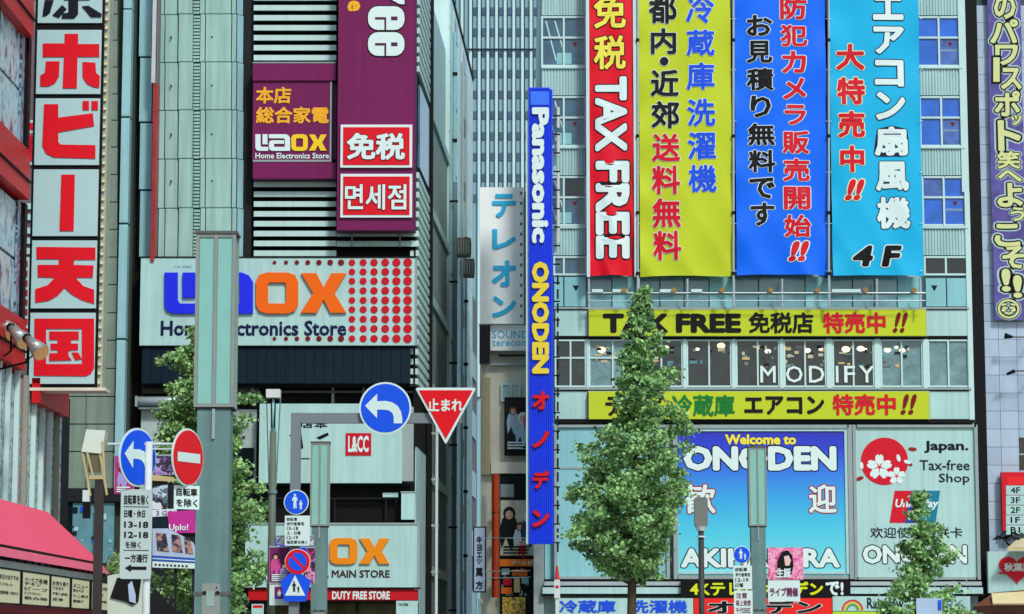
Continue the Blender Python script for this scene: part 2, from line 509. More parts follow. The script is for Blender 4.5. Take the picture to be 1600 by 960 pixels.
# pale blue glazed band at the fourth floor foot
xs = [918, 956, 992, 1031, 1069, 1108, 1147, 1185, 1222, 1258, 1296, 1332, 1366, 1402, 1441]
for i in range(len(xs) - 1):
    for (u, v) in ((433, 456), (461, 480)):
        a, b, z0, z1 = R(xs[i] + 1, u, xs[i + 1] - 1, v, DO)
        piece(ono, 'glass_panel', GTEAL if (i * 3 + u) % 4 else PALEB, a, b, DO + .02, DO + .15, z0, z1, .01)
for (a, b) in ((1447, 1478), (1480, 1511)):
    pb(ono, 'blue_panel', PALEB, a, 435, b, 479, DO, .2)
pb(ono, 'blue_panel', PALEB, 882, 433, 915, 479, DO, .2)
pb(ono, 'blue_panel', PALEB, 866, 433, 880, 479, DO, .2)
for cx in (900, 1460):
    x, _, z = W(cx, 450, DO); mk = MB(); mk.prism([(x - .13, z + .1), (x, z - .14), (x + .13, z + .1)], DO - .02, DO)
    mk.build('access_mark', TEXTBLK, ono)
pb(ono, 'ledge', GREYL, 866, 480, 1514, 483, DO - .1, .4)
for (a, b) in ((868, 918), (1448, 1515)): pb(ono, 'white_panel', WHITE, a, 485, b, 525, DO - .02, .3)
pb(ono, 'ledge', BLACK, 868, 526, 1516, 529, DO - .04, .35)
# showroom window band
GSHOP = M('showroom_glass', (40, 52, 58), rough=0.08, var=0.75, scale=1.6, spec=0.6)
GSHOP2 = M('curtained_glass', (112, 150, 156), rough=0.15, var=0.45, scale=2.0, spec=0.5)
bays = [(868, 915), (921, 994), (1001, 1066), (1074, 1142), (1151, 1217), (1226, 1290), (1302, 1365), (1377, 1441), (1451, 1513)]
for i, (a, b) in enumerate(bays):
    gm = GSHOP2 if i in (1, 7, 8) else GSHOP
    window(ono, a, 532, b, 604, DO, [0.5], [0.38] if i < 2 else [], gm, fw=2.6)
for (a, b) in zip(bays[:-1], bays[1:]):
    pb(ono, 'pier', FRAMEW, a[1] + 1.5, 530, b[0] - 1.5, 606, DO - .06, .3)
WARM = bpy.data.materials.new('ceiling_lamp_glow'); WARM.use_nodes = True
_b = WARM.node_tree.nodes['Principled BSDF']; _b.inputs['Base Color'].default_value = (.9, .8, .6, 1)
_b.inputs['Emission Color'].default_value = (1, .82, .5, 1); _b.inputs['Emission Strength'].default_value = .9
rng = random.Random(3)
for cx in (1013, 1040, 1090, 1127, 1185, 1200, 1262, 1283, 1322, 1345, 1352, 1387, 1401, 1410, 940):
    y = rng.uniform(540, 549); x, _, z = W(cx, y, DO)
    mb = MB(); mb.disc(x, z, rng.uniform(.06, .14), DO + .06, DO + .08, 12, 1.4); mb.build('showroom_lamp', WARM, ono)
rng = random.Random(9)
GOODS = M('pale_goods', (190, 190, 160), rough=.6)
GMS = [GOODS, M('warm_goods', (206, 180, 120)), M('teal_goods', (90, 140, 150)), M('grey_goods', (120, 130, 128)), DARK]
for i in range(110):
    cx = rng.uniform(926, 1430); cy = rng.uniform(538, 570); w_ = rng.uniform(3, 12); h_ = rng.uniform(2, 6)
    pb(ono, 'showroom_goods', GMS[i % 5], cx, cy, cx + w_, cy + h_, DO + .07 - i * .0004, .002)
L = Letters()
for ch, a, b in (('M', 1188, 1212), ('O', 1228, 1254), ('D', 1264, 1288), ('I', 1306, 1310), ('F', 1319, 1336), ('Y', 1343, 1366)):
    L.put(ch, a, 572, b, 598, DO - .012, w=.008)
L.build('window_lettering', TEXTWHT, ono)
pb(ono, 'ledge', GREYL, 868, 606, 1518, 609, DO - .12, .4)
for (a, b) in ((868, 918), (1453, 1521)): pb(ono, 'white_panel', WHITE, a, 612, b, 655, DO - .02, .3)
pb(ono, 'ledge', BLACK, 868, 656, 1523, 661, DO - .2, .5)
# ground floor zone
pb(ono, 'pier', PALEB, 851, 662, 869, 905, DO - .05, .4)
pb(ono, 'pier', GREYL, 834, 850, 850, 1056, DO - .1, .45)
pb(ono, 'ledge', DARK, 852, 905, 1532, 909, DO - .35, .6)
pb(ono, 'ledge', STEEL, 850, 909, 1534, 915, DO - .45, .7)
pb(ono, 'ledge', NAVY, 850, 915, 1534, 918, DO - .38, .6)
pb(ono, 'ledge', WALLW, 848, 918, 1536, 928, DO - .5, .8)
pb(ono, 'ledge', DARK, 846, 928, 1538, 931, DO - .42, .7)
pb(ono, 'shopfront_glass', GDARK, 852, 962, 1534, 1056, DO - .1, .1)
pb(ono, 'corner_trim', BLACK, 1528, 662, 1536, 905, DO - .1, .5)

# railing along the fourth floor foot: one thing
ral = root('pipe_railing', 'thin pale pipe rail with posts and small round lamps below the banners', 'railing', W(1180, 470, DO - 1))
r = MB(); r.tube(W(918, 458, DO - .9), W(1446, 458, DO - .9), .035, n=8); r.tube(W(918, 470, DO - .9), W(1446, 470, DO - .9), .02, n=8)
r.build('rail', STEEL, ral)
for cx in (920, 998, 1074, 1147, 1222, 1296, 1370, 1438):
    MB().tube(W(cx, 436, DO - .85), W(cx, 481, DO - .85), .045, n=8).build('post', STEEL, ral)
for cx in (975, 1053, 1128, 1204, 1277, 1352, 1428):
    x, _, z = W(cx, 454, DO - 1); MB().disc(x, z, .11, DO - 1.1, DO - 1.0, 14).build('round_lamp', M('brown_lamp_glass', (150, 120, 70), rough=.3), ral)
for (a, b) in ((925, 942), (957, 980), (1031, 1052), (1080, 1097), (1300, 1345)):
    pb(ral, 'white_tube', FRAMEW, a, 452, b, 457, DO - 1, .06)

# ------------------------------------------------------------------ giant banners
CLOTH = {}
def cloth(parent, mat, x0, y0, x1, y1, D, seed):
    a, b, z0, z1 = R(x0, y0, x1, y1, D)
    nx, nz = 26, 90; mb = MB(); rg = random.Random(seed); ph = [rg.uniform(0, 6) for _ in range(6)]
    def dy(u, v, ph=ph):
        e = math.exp(-((1 - v) * 9))
        return (.03 * math.sin(5 * u + 2.5 * v + ph[0]) + .02 * math.sin(11 * u - 7 * v + ph[1]) + e * .07 * math.sin(9 * u + ph[2] + 8 * v) + .014 * math.sin(30 * v + 4 * u + ph[3])
                + .075 * math.exp(-(1 - v) * 5) * abs(math.sin(7 * (u - v * 2.2) + ph[4])) + .05 * math.exp(-u * 8) * math.sin(34 * v + ph[5]) + .05 * math.exp(-(1 - u) * 8) * math.sin(22 * v + ph[1]))
    for j in range(nz + 1):
        for i in range(nx + 1):
            u, v = i / nx, j / nz
            sag = .05 * math.sin(math.pi * u) * (v > .97)
            mb.v.append((a + (b - a) * u, D + .1 + dy(u, v), z1 - (z1 - z0) * v + sag))
    for j in range(nz):
        for i in range(nx):
            k = j * (nx + 1) + i; mb.f.append((k, k + nx + 1, k + nx + 2, k + 1)); mb.mi.append(0)
    CLOTH[parent.name] = (a, b, z0, z1, D, dy)
    return mb.build('cloth', mat, parent, smooth=True)
def drape(parent):
    """lay the printed characters on the waves of the cloth"""
    a, b, z0, z1, D, dy = CLOTH[parent.name]; o = ORG[parent.name]
    for ch in parent.children:
        if ch.name.startswith('cloth') or 'strip' in ch.name: continue
        off = .022 if 'outline' in ch.name else .036
        for v in ch.data.vertices:
            u = (v.co.x + o.x - a) / (b - a); t = (z1 - v.co.z - o.z) / (z1 - z0)
            v.co.y = D + .1 + dy(u, t) - off - o.y
DBN = DO - .9
def banner(label, mat, x0, x1, y1, seed):
    rt = root('hanging_banner', label, 'banner', W((x0 + x1) / 2, y1, DBN), group='giant banners on the shop block')
    cloth(rt, mat, x0, -70, x1, y1, DBN, seed)
    for yy in (30, 110, 190, 270, 350, 424):
        for xe, s_ in ((x0, -1), (x1, 1)): MB().tube(W(xe - s_ * 1.5, yy, DBN + .06), W(xe + s_ * 2.6, yy - 1.5, DBN + .1), .018, n=5).build('rope_strip', FRAMEW, rt)
    return rt
BY = M('yellow_banner_cloth', (190, 208, 44), rough=.5, var=.05, scale=.4)
BR = M('red_banner_cloth', (220, 16, 40), rough=.5, var=.06, scale=.4)
BB = M('blue_banner_cloth', (14, 108, 246), rough=.5, var=.06, scale=.4)
BC = M('cyan_banner_cloth', (24, 180, 228), rough=.5, var=.06, scale=.4)
T_ = DBN - .02
# red
b1 = banner('tall red banner reading TAX FREE downwards in white, leftmost of the banners', BR, 919, 993, 431, 1)
for (a, b) in ((916, 921), (990, 995)): pb(b1, 'edge_strip', FRAMEW, a, -70, b, 433, T_ + .05, .1)
column(b1, 'lettering', [('免', 953, -10, 44, 50), ('税', 953, 55, 108, 50)], T_, TEXTYEL, w=.026, omat=TEXTBLK, out=.03)
words(b1, 'english_lettering', 'TAX', (930, 119, 980, 236), T_, TEXTWHT, w=.045, omat=TEXTBLK, out=.03, rot=-90)
words(b1, 'english_lettering', 'FREE', (931, 251, 984, 404), T_, TEXTWHT, w=.045, omat=TEXTBLK, out=.03, rot=-90)
# yellow
b2 = banner('tall yellow banner with blue, black and red characters, between the red and the blue one', BY, 999, 1143, 432, 2)
column(b2, 'lettering', [('都', 1036, -14, 36, 44), ('内', 1037, 43, 84, 40), ('・', 1038, 88, 102, 14), ('近', 1039, 108, 150, 44), ('郊', 1040, 157, 200, 44)], T_, TEXTBLK, w=.03, omat=TEXTWHT, out=.02)
column(b2, 'red_lettering', [('送', 1041, 208, 252, 44), ('料', 1041, 258, 303, 44), ('無', 1042, 309, 355, 44), ('料', 1043, 360, 406, 44)], T_, TEXTRED, w=.03, omat=TEXTWHT, out=.02)
column(b2, 'blue_lettering', [('冷', 1094, -12, 36, 44), ('蔵', 1095, 46, 87, 44), ('庫', 1095, 97, 140, 44), ('洗', 1096, 154, 197, 44), ('濯', 1097, 206, 249, 44), ('機', 1098, 257, 300, 44)], T_, TEXTBLU, w=.026, omat=TEXTWHT, out=.02)
# blue
b3 = banner('tall royal blue banner with red and black white-edged characters, between yellow and cyan ones', BB, 1149, 1292, 430, 3)
column(b3, 'lettering', [('お', 1187, 23, 56, 40), ('見', 1187, 63, 98, 40), ('積', 1188, 106, 141, 42), ('り', 1189, 149, 183, 32), ('無', 1190, 192, 227, 42), ('料', 1191, 234, 269, 42), ('で', 1191, 277, 310, 40), ('す', 1192, 316, 353, 38)], T_, TEXTBLK, w=.03, omat=TEXTWHT, out=.028)
column(b3, 'red_lettering', [('防', 1240, -6, 30, 42), ('犯', 1241, 38, 72, 42), ('カ', 1241, 79, 114, 38), ('メ', 1242, 121, 155, 36), ('ラ', 1243, 163, 195, 34), ('販', 1244, 204, 240, 42), ('売', 1245, 247, 283, 42), ('開', 1246, 291, 327, 42), ('始', 1247, 335, 370, 42)], T_, TEXTRED, w=.032, omat=TEXTWHT, out=.028)
words(b3, 'exclamation_marks', '!!', (1231, 376, 1257, 408), T_, TEXTRED, w=.05, omat=TEXTWHT, out=.035, shear=.3)
# cyan
b4 = banner('tall cyan banner with large white characters and black 4F, rightmost of the banners', BC, 1298, 1439, 431, 4)
column(b4, 'red_lettering', [('大', 1329, 68, 109, 44), ('特', 1330, 120, 163, 44), ('売', 1331, 173, 215, 42), ('中', 1332, 227, 269, 38)], T_, TEXTRED, w=.038, omat=M('cream_lettering', (240, 236, 180), var=0), out=.03)
words(b4, 'exclamation_marks', '!!', (1319, 280, 1343, 313), T_, TEXTRED, w=.05, omat=M('cream_lettering'), out=.035, shear=.3)
column(b4, 'white_lettering', [('エ', 1388, -8, 31, 48), ('ア', 1389, 41, 84, 48), ('コ', 1390, 93, 135, 46), ('ン', 1392, 143, 187, 46), ('扇', 1393, 197, 243, 52), ('風', 1395, 252, 298, 52), ('機', 1397, 307, 357, 52)], T_, TEXTWHT, w=.04, omat=TEXTNVY, out=.028)
words(b4, 'floor_lettering', '4', (1330, 383, 1362, 416), T_, TEXTBLK, w=.05, omat=TEXTWHT, out=.04, shear=.2)
words(b4, 'floor_lettering', 'F', (1378, 383, 1404, 416), T_, TEXTBLK, w=.05, omat=TEXTWHT, out=.04, shear=.2)
for b_ in (b1, b2, b3, b4): drape(b_)
# banner rails
for n_, cx in enumerate((996.5, 1146, 1295)):
    rt = root('banner_pole', ['upright pipe between the red and yellow banners', 'upright pipe between the yellow and blue banners', 'upright pipe between the blue and cyan banners'][n_], 'pole', W(cx, 440, DBN), group='pipes holding the banners')
    MB().tube(W(cx, -60, DBN), W(cx, 478, DBN), .05, n=8).build('pipe', STEEL, rt)
    for y in (60, 210, 330, 425):
        MB().pbox(cx - 2.5, y, cx + 2.5, y + 5, DBN - .06, .9).build('bracket', BLACK, rt)

# ------------------------------------------------------------------ long yellow sign boards
def board(label, y0, y1, x1):
    rt = root('sign_board', label, 'sign', W(1180, y1, DO - .3), group='long yellow sign boards')
    for a, b in zip([920, 1052, 1184, 1316], [1052, 1184, 1316, x1]):
        X0, X1, z0, z1 = R(a, y0, b, y1, DO - .35); piece(rt, 'face_panel', BY, X0, X1 - .004, DO - .35, DO - .2, z0, z1, .004)
    pb(rt, 'backing', GREYL, 919, y0 - 1, x1 + 1, y1 + 1, DO - .195, .18)
    return rt
s1 = board('long yellow board reading TAX FREE in black, above the showroom windows', 484, 525, 1447)
TD = DO - .38
words(s1, 'english_lettering', 'TAX FREE', (942, 490, 1158, 520), TD, TEXTBLK, w=.05)
words(s1, 'lettering', '免税店', (1170, 488, 1271, 521), TD, TEXTBLK, w=.028)
words(s1, 'red_lettering', '特売中', (1286, 488, 1384, 521), TD, TEXTRED, w=.032)
words(s1, 'exclamation_marks', '!!', (1394, 488, 1412, 520), TD, M('dark_red_lettering', (120, 14, 26), var=0), w=.03, shear=.25)
s2 = board('long yellow board with green and black characters, below the showroom windows', 612, 655, 1452)
words(s2, 'lettering', 'テレビ', (946, 617, 1038, 650), TD, TEXTBLK, w=.03)
words(s2, 'green_lettering', '冷蔵庫', (1050, 617, 1148, 651), TD, TEXTGRN, w=.026)
words(s2, 'lettering', 'エアコン', (1163, 619, 1288, 648), TD, TEXTBLK, w=.038)
words(s2, 'red_lettering', '特売中', (1301, 616, 1400, 649), TD, TEXTRED, w=.032)
words(s2, 'exclamation_marks', '!!', (1406, 616, 1426, 648), TD, M('dark_red_lettering'), w=.03, shear=.25)

# ------------------------------------------------------------------ large boards of the ground floor zone
def framed(label, x0, y0, x1, y1, face, cat='sign', fm=GREYL, fw=5, group=None):
    rt = root('framed_sign', label, cat, W((x0 + x1) / 2, y1, DO - .4), group=group)
    D = DO - .45
    pb(rt, 'frame', fm, x0, y0, x0 + fw, y1, D, .4); pb(rt, 'frame', fm, x1 - fw, y0, x1, y1, D, .4)
    pb(rt, 'frame', fm, x0 + fw, y0, x1 - fw, y0 + fw * .8, D, .4); pb(rt, 'frame', fm, x0 + fw, y1 - fw * .8, x1 - fw, y1, D, .4)
    pb(rt, 'face', face, x0 + fw, y0 + fw * .8, x1 - fw, y1 - fw * .8, D + .12, .2)
    return rt, D + .1
pn, _ = framed('blank pale blue panel behind the tall tree, left of the welcome sign', 866, 664, 1046, 905, PALEB)
pb(pn, 'cross_bar', GREYL, 872, 730, 940, 733, DO - .36, .05)
x, _, z = W(905, 697, DO - .37); mk = MB(); mk.prism([(x - .16, z + .12), (x, z - .16), (x + .16, z + .12)], DO - .37, DO - .36); mk.build('access_mark', TEXTBLK, pn)
# welcome sign: printed gradient artwork
GR = bpy.data.materials.new('printed_blue_gradient'); GR.use_nodes = True
nt = GR.node_tree; b_ = nt.nodes['Principled BSDF']; b_.inputs['Roughness'].default_value = .3
tc = nt.nodes.new('ShaderNodeTexCoord'); sx = nt.nodes.new('ShaderNodeSeparateXYZ'); cr = nt.nodes.new('ShaderNodeValToRGB')
nt.links.new(tc.outputs['Generated'], sx.inputs[0]); nt.links.new(sx.outputs[2], cr.inputs[0]); nt.links.new(cr.outputs[0], b_.inputs[0])
e = cr.color_ramp.elements; e[0].position = 0; e[0].color = lin((120, 216, 226)) + (1,); e[1].position = 1; e[1].color = lin((22, 34, 180)) + (1,)
for p, c in ((.3, (70, 200, 226)), (.5, (44, 168, 226)), (.7, (40, 120, 226)), (.86, (26, 60, 206))):
    q = e.new(p); q.color = lin(c) + (1,)
wl, WD = framed('blue gradient welcome board with white capital letters, behind the grey street lamp', 1052, 664, 1333, 905, GR, fw=7)
pb(wl, 'inner_frame', WHITE, 1059, 670, 1326, 674, DO - .40, .1); pb(wl, 'inner_frame', WHITE, 1321, 674, 1326, 897, DO - .40, .1)
pb(wl, 'inner_frame', WHITE, 1059, 893, 1321, 897, DO - .40, .1)
words(wl, 'welcome_lettering', 'Welcome to', (1133, 679, 1244, 695), WD, TEXTYEL, w=.045, omat=TEXTNVY, out=.03)
words(wl, 'name_lettering', 'ONODEN', (1068, 697, 1307, 736), WD, TEXTWHT, w=.055, omat=TEXTBLK, out=.035)
Cw = M('dark_red_print', (150, 36, 30), var=0)
words(wl, 'greeting_lettering', '歓', (1070, 757, 1118, 803), WD, TEXTWHT, w=.025, omat=Cw, out=.04)
words(wl, 'greeting_lettering', '迎', (1264, 757, 1307, 802), WD, TEXTWHT, w=.025, omat=Cw, out=.04)
words(wl, 'place_lettering', 'AKIHABARA', (1064, 857, 1312, 887), WD, TEXTWHT, w=.045, omat=TEXTBLK, out=.04)

tf, TDD = framed('white board with red sun and blossom emblem and card logo, behind the small tree', 1334, 664, 1530, 906, WHITE, fw=5)
D = TDD
def circ(cx, cy, r, D, sy=1.0, n=36):
    return [(cx + r * math.cos(2 * math.pi * i / n), cy + sy * r * math.sin(2 * math.pi * i / n)) for i in range(n)]
Letters().poly(circ(1382, 721, 37, D), D).build('sun_disc', TEXTRED, tf)
L = Letters()
def blossom(cx, cy, r, D):
    for k in range(5):
        a = -math.pi / 2 + k * 2 * math.pi / 5; ca, sa = math.cos(a), math.sin(a)
        pts = [(0.1, 0), (.45, .33), (.85, .3), (1.0, .12), (.88, 0), (1.0, -.12), (.85, -.3), (.45, -.33)]
        L.poly([(cx + r * (u * ca - v * sa), cy + r * (u * sa + v * ca)) for u, v in pts], D - .003 - k * .0008)
blossom(1374, 730, 20, D); blossom(1401, 744, 14, D)
for (cx, cy, a) in ((1404, 716, 1.3), (1346, 728, 1.5), (1418, 722, .3)):
    L.poly([(cx + 6 * math.cos(t) * math.cos(a) - 3 * math.sin(t) * math.sin(a), cy + 6 * math.cos(t) * math.sin(a) + 3 * math.sin(t) * math.cos(a)) for t in [i * math.pi / 5 for i in range(10)]], D - .009)
L.build('blossom', TEXTWHT, tf)
L = Letters()
for (cx, cy, a) in ((1426, 702, 0.1), (1343, 748, -.3), (1420, 724, .6)):
    L.poly([(cx + 7 * math.cos(t) * math.cos(a) - 3 * math.sin(t) * math.sin(a), cy + 7 * math.cos(t) * math.sin(a) + 3 * math.sin(t) * math.cos(a)) for t in [i * math.pi / 5 for i in range(10)]], D - .004)
L.build('petals', M('dark_red_print'), tf)
words(tf, 'bold_lettering', 'Japan.', (1444, 689, 1513, 708), D, TEXTBLK, w=.03)
words(tf, 'lettering', 'Tax-free', (1437, 719, 1515, 735), D, TEXTBLK, w=.008)
words(tf, 'lettering', 'Shop', (1467, 740, 1515, 758), D, TEXTBLK, w=.008)
L = Letters().poly([(1398, 767), (1426, 767), (1416, 817), (1390, 817)], D); L.build('card_logo_red', TEXTRED, tf)
L = Letters().poly([(1424, 767), (1447, 767), (1437, 817), (1414, 817)], D - .003); L.build('card_logo_blue', M('card_blue', (36, 60, 160), var=0), tf)
L = Letters().poly([(1445, 767), (1469, 767), (1462, 817), (1435, 817)], D - .006); L.build('card_logo_teal', M('card_teal', (20, 124, 150), var=0), tf)
words(tf, 'card_lettering', 'UnionPay', (1397, 780, 1464, 797), D - .012, TEXTWHT, w=.03, shear=.2)
words(tf, 'chinese_lettering', '欢迎使用银联卡', (1360, 824, 1504, 841), D, TEXTBLK, w=.008)
words(tf, 'name_lettering', 'ONODEN', (1348, 852, 1511, 881), D, TEXTWHT, w=.045, omat=TEXTBLK, out=.045)

# lower strips
bs = root('sign_strip', 'black strip sign with yellow green characters under the welcome board', 'sign', W(1197, 935, DO - 1))
pb(bs, 'face', BLACK, 1064, 906, 1329, 934, DO - .75, .2)
YG = M('lime_lettering', (214, 226, 30), var=0)
words(bs, 'lettering', '4Kテレビ', (1078, 909, 1185, 931), DO - .78, YG, w=.03)
words(bs, 'lettering', 'オノデン', (1192, 909, 1286, 931), DO - .78, YG, w=.04)
words(bs, 'white_lettering', 'で!', (1290, 909, 1318, 931), DO - .78, TEXTWHT, w=.04)
b2s = root('sign_strip', 'white strip sign with blue appliance characters at the bottom left of the shop block', 'sign', W(975, 960, DO - 1))
pb(b2s, 'face', WHITE, 868, 935, 1083, 962, DO - .8, .25)
words(b2s, 'lettering', '冷蔵庫', (874, 938, 962, 958), DO - .83, TEXTBLU, w=.026)
words(b2s, 'lettering', '洗濯機', (984, 938, 1074, 958), DO - .83, TEXTBLU, w=.026)
b3s = root('sign_strip', 'red strip sign with bold black white-edged characters behind the lamp column', 'sign', W(1191, 960, DO - 1))
pb(b3s, 'face', M('orange_red_sign_face', (236, 40, 36), var=.05), 1084, 935, 1300, 962, DO - .8, .25)
words(b3s, 'lettering', 'オノデン', (1106, 938, 1284, 959), DO - .83, TEXTBLK, w=.04, omat=TEXTWHT, out=.03)
b4s = root('sign_strip', 'pale strip sign with a small rainbow at the bottom right of the shop block', 'sign', W(1410, 960, DO - 1))
pb(b4s, 'face', WHITE, 1301, 932, 1516, 955, DO - .8, .25)
pb(b4s, 'lower_edge', M('lime_trim', (180, 214, 60), var=.1), 1301, 956, 1516, 962, DO - .8, .25)
for i, (r0, c) in enumerate(((17, (200, 60, 50)), (13.5, (214, 190, 60)), (10, (70, 160, 90)))):
    n = 14; pts = [(1332 + r0 * math.cos(math.pi * k / n), 954 - r0 * math.sin(math.pi * k / n)) for k in range(n + 1)]
    pts += [(1332 + (r0 - 3) * math.cos(math.pi * k / n), 954 - (r0 - 3) * math.sin(math.pi * k / n)) for k in range(n, -1, -1)]
    Letters().poly(pts, DO - .805 - .002 * i).build('rainbow_band', M('rainbow_ink_%s' % 'abc'[i], c, var=0), b4s)
words(b4s, 'lettering', 'Rainbow', (1355, 934, 1412, 951), DO - .83, TEXTBLK, w=.012)
words(b4s, 'lettering', 'マイ', (1478, 937, 1504, 950), DO - .83, M('faint_lettering', (120, 140, 140), var=0), w=.012)

# ------------------------------------------------------------------ tall blue vertical sign on the alley corner
DV = 105.6
vs_ = root('vertical_sign', 'tall ribbed blue vertical sign spelling electronics names downwards, at the alley corner', 'sign', W(846, 850, DV))
VB = M('blue_ribbed_sign', (26, 66, 236), rough=.35, var=.08, scale=.6)
def ribx(y0, y1, xa, xb, n):
    a, b, z0, z1 = R(xa, y0, xb, y1, DV); mb = MB(); st = (b - a) / n
    for i in range(n):
        x = a + i * st
        mb.box(x, x + st * .6, DV - .035, DV + .03, z0, z1)
    mb.box(a, b, DV + .0305, DV + .5, z0, z1)
    return mb
ribx(140, 850, 826.5, 864, 11).build('face', VB, vs_)
pb(vs_, 'edge_trim', FRAMEW, 822, 190, 826, 850, DV + .1, .4)
pb(vs_, 'cap', VB, 826, 137, 859, 140, DV - .05, .55)
pb(vs_, 'top_emblem', M('light_blue_emblem', (60, 120, 246), var=.1), 829, 143, 858, 164, DV - .05, .012)
words(vs_, 'brand_lettering', 'Panasonic', (831, 168, 858, 380), DV - .12, TEXTWHT, w=.05, omat=TEXTBLK, out=.035, rot=-90, th=.08)
words(vs_, 'shop_lettering', 'ONODEN', (831, 409, 858, 584), DV - .12, M('gold_lettering', (226, 204, 60), var=0), w=.06, omat=TEXTBLK, out=.035, rot=-90, th=.08)
for ch, a, b in (('オ', 612, 640), ('ノ', 674, 700), ('デ', 736, 764), ('ン', 797, 824)):
    words(vs_, 'katakana_lettering', ch, (832, a, 858, b), DV - .15, TEXTRED, w=.045, omat=M('dark_red_lettering'), out=.02, th=.1)
lad = root('sign_bracket', 'dark ladder-like bracket frame beside the tall blue sign', 'frame', W(872, 850, DV + .4))
for y in range(430, 850, 22):
    MB().pbox(870, y, 873, y + 15, DV + .6, .1).build('upright', NAVY, lad)
for y in list(range(180, 860, 29)): MB().pbox(864.5, y, 875, y + 2, DV + .5, .08).build('rung', BLACK, lad)
pi_ = root('down_pipe', 'short white vertical pipes beside the upper blue sign', 'pipe', W(872, 380, DO - .3))
for a, b in ((168, 200), (208, 244), (270, 380)): MB().tube(W(872, a, DO - .3), W(872, b, DO - .3), .07, n=8).build('pipe', WHITEP, pi_)
# ================================================================== electronics store left of the alley
DL = 105.0
lax = root('store_building', 'tall electronics store with white louvres and purple signs, left of the narrow alley', 'building', base(440, DL))
VPX = 960.0
def side(px):                       # point of the alley wall seen at photo column px (plane through the corner)
    Dd = DL * (650 - VPX) / (px - VPX)
    return Dd
AX = lambda Dd: (W(650, 1000, DL)[0]) + (Dd - DL) * (160 / FOC)
zt = W(0, -80, DL)[2]
xL = W(218, 400, DL)[0]; xC = W(395, 300, DL)[0]
MB().box(xL, W(648, 480, DL)[0], DL + .8, DL + 6, 0, zt).build('wall', DARK, lax)
def sidewall(name, mat, pa, pb_, z0, z1, th=6.0, parent=None, inset=0.0):
    d0, d1 = side(pa), side(pb_)
    a = AX(d0) - inset; b = AX(d1) - inset
    mb = MB(); mb.extr([(a, d0, z0), (b, d1, z0), (b, d1, z1), (a, d0, z1)], (-th, 0, 0))
    return mb.build(name, mat, parent or lax)
sidewall('side_wall', WALLW, 653.5, 697, 0, zt, 1.5, inset=.12)
# --- tower panels
pb(lax, 'tower_core', DARK, 219, -80, 396, 402, DL + .32, .6)
joints = [-130, -54, 22, 97, 172, 248, 325, 402]
cols = [(247, 256, TOWER), (257.5, 277, TOWER), (279, 301, TOWER), (313, 320, TOWER), (321.5, 361, TOWER), (362.5, 369, TOWER)]
for a, b, m in cols:
    for y0, y1 in zip(joints[:-1], joints[1:]):
        X0, X1, z0, z1 = R(a, y0 + .7, b, y1 - .7, DL)
        piece(lax, 'tower_panel', m, X0, X1, DL + (.12 if a < 270 else 0), DL + .34, z0, z1, .015)
for y0, y1 in zip(joints[:-1], joints[1:]):        # slotted vent strip
    n = 14
    X0, X1, z0, z1 = R(302, y0 + .7, 312, y1 - .7, DL); mb = MB(); st = (z1 - z0) / n
    for k in range(n): mb.box(X0, X1, DL + .02, DL + .2, z0 + k * st, z0 + k * st + st * .62)
    mb.box(X0, X1, DL + .2, DL + .33, z0, z1)
    mb.build('vent_strip', TOWER, lax)
    # splayed return of the tower
    p0, p1 = W(370.5, (y0 + y1) / 2, DL), W(394, (y0 + y1) / 2, DL)
    mb = MB(); d_ = .9
    mb.extr([(p0[0], DL + .01, z0), (p1[0], DL + d_, z0), (p1[0], DL + d_, z1), (p0[0], DL + .01, z1)], (0, .2, 0))
    mb.build('tower_panel', TOWERB, lax)
rg = random.Random(2)
for k, cy in enumerate((134, 210, 283, 58)):
    for cx in (267, 331):
        x, _, z = W(cx, cy, DL); mb = MB(); mb.disc(x, z, .035, DL - .03, DL + .14, 8); mb.build('anchor_hole', BLACK, lax)
for a, b in ((-60, 88), (90, 190), (192, 296), (298, 402)):
    X0, X1, z0, z1 = R(218, a + .6, 237, b - .6, DL)
    piece(lax, 'edge_panel', TOWERB, X0, X1, DL + .05, DL + .34, z0, z1, .015)
    X0, X1, z0, z1 = R(238.5, a + .6, 245.5, b - .6, DL)
    piece(lax, 'edge_panel', TOWER, X0, X1, DL + .1, DL + .34, z0, z1, .01)
# --- louvres
LV = M('white_louvre', (190, 222, 218), rough=.45, var=.08, scale=.7, streak=.08)
def louvre(xa, xb, yc, D=DL, h=9.0):
    a, b, z0, z1 = R(xa, yc - h / 2, xb, yc + h / 2, D)
    mb = MB()
    mb.extr([(a, D, z0), (a, D, z1 - .02), (a, D + .55, z1 + .09), (a, D + .55, z0 + .1)], (b - a, 0, 0))
    return mb.build('louvre', LV, lax)
y = 90.0
while y > -80: louvre(396.5, 525, y); y -= 15.6
y = 288.0
while y < 398: louvre(396.5, 525, y); y += 15.4
for y in (365.5, 381): louvre(526, 650, y)
pb(lax, 'louvre_backing', BLACK, 396, 282, 650, 402, DL + .7, .09)
for x in (549, 624): pb(lax, 'louvre_bracket', GREYL, x, 363, x + 2, 385, DL - .05, .3)
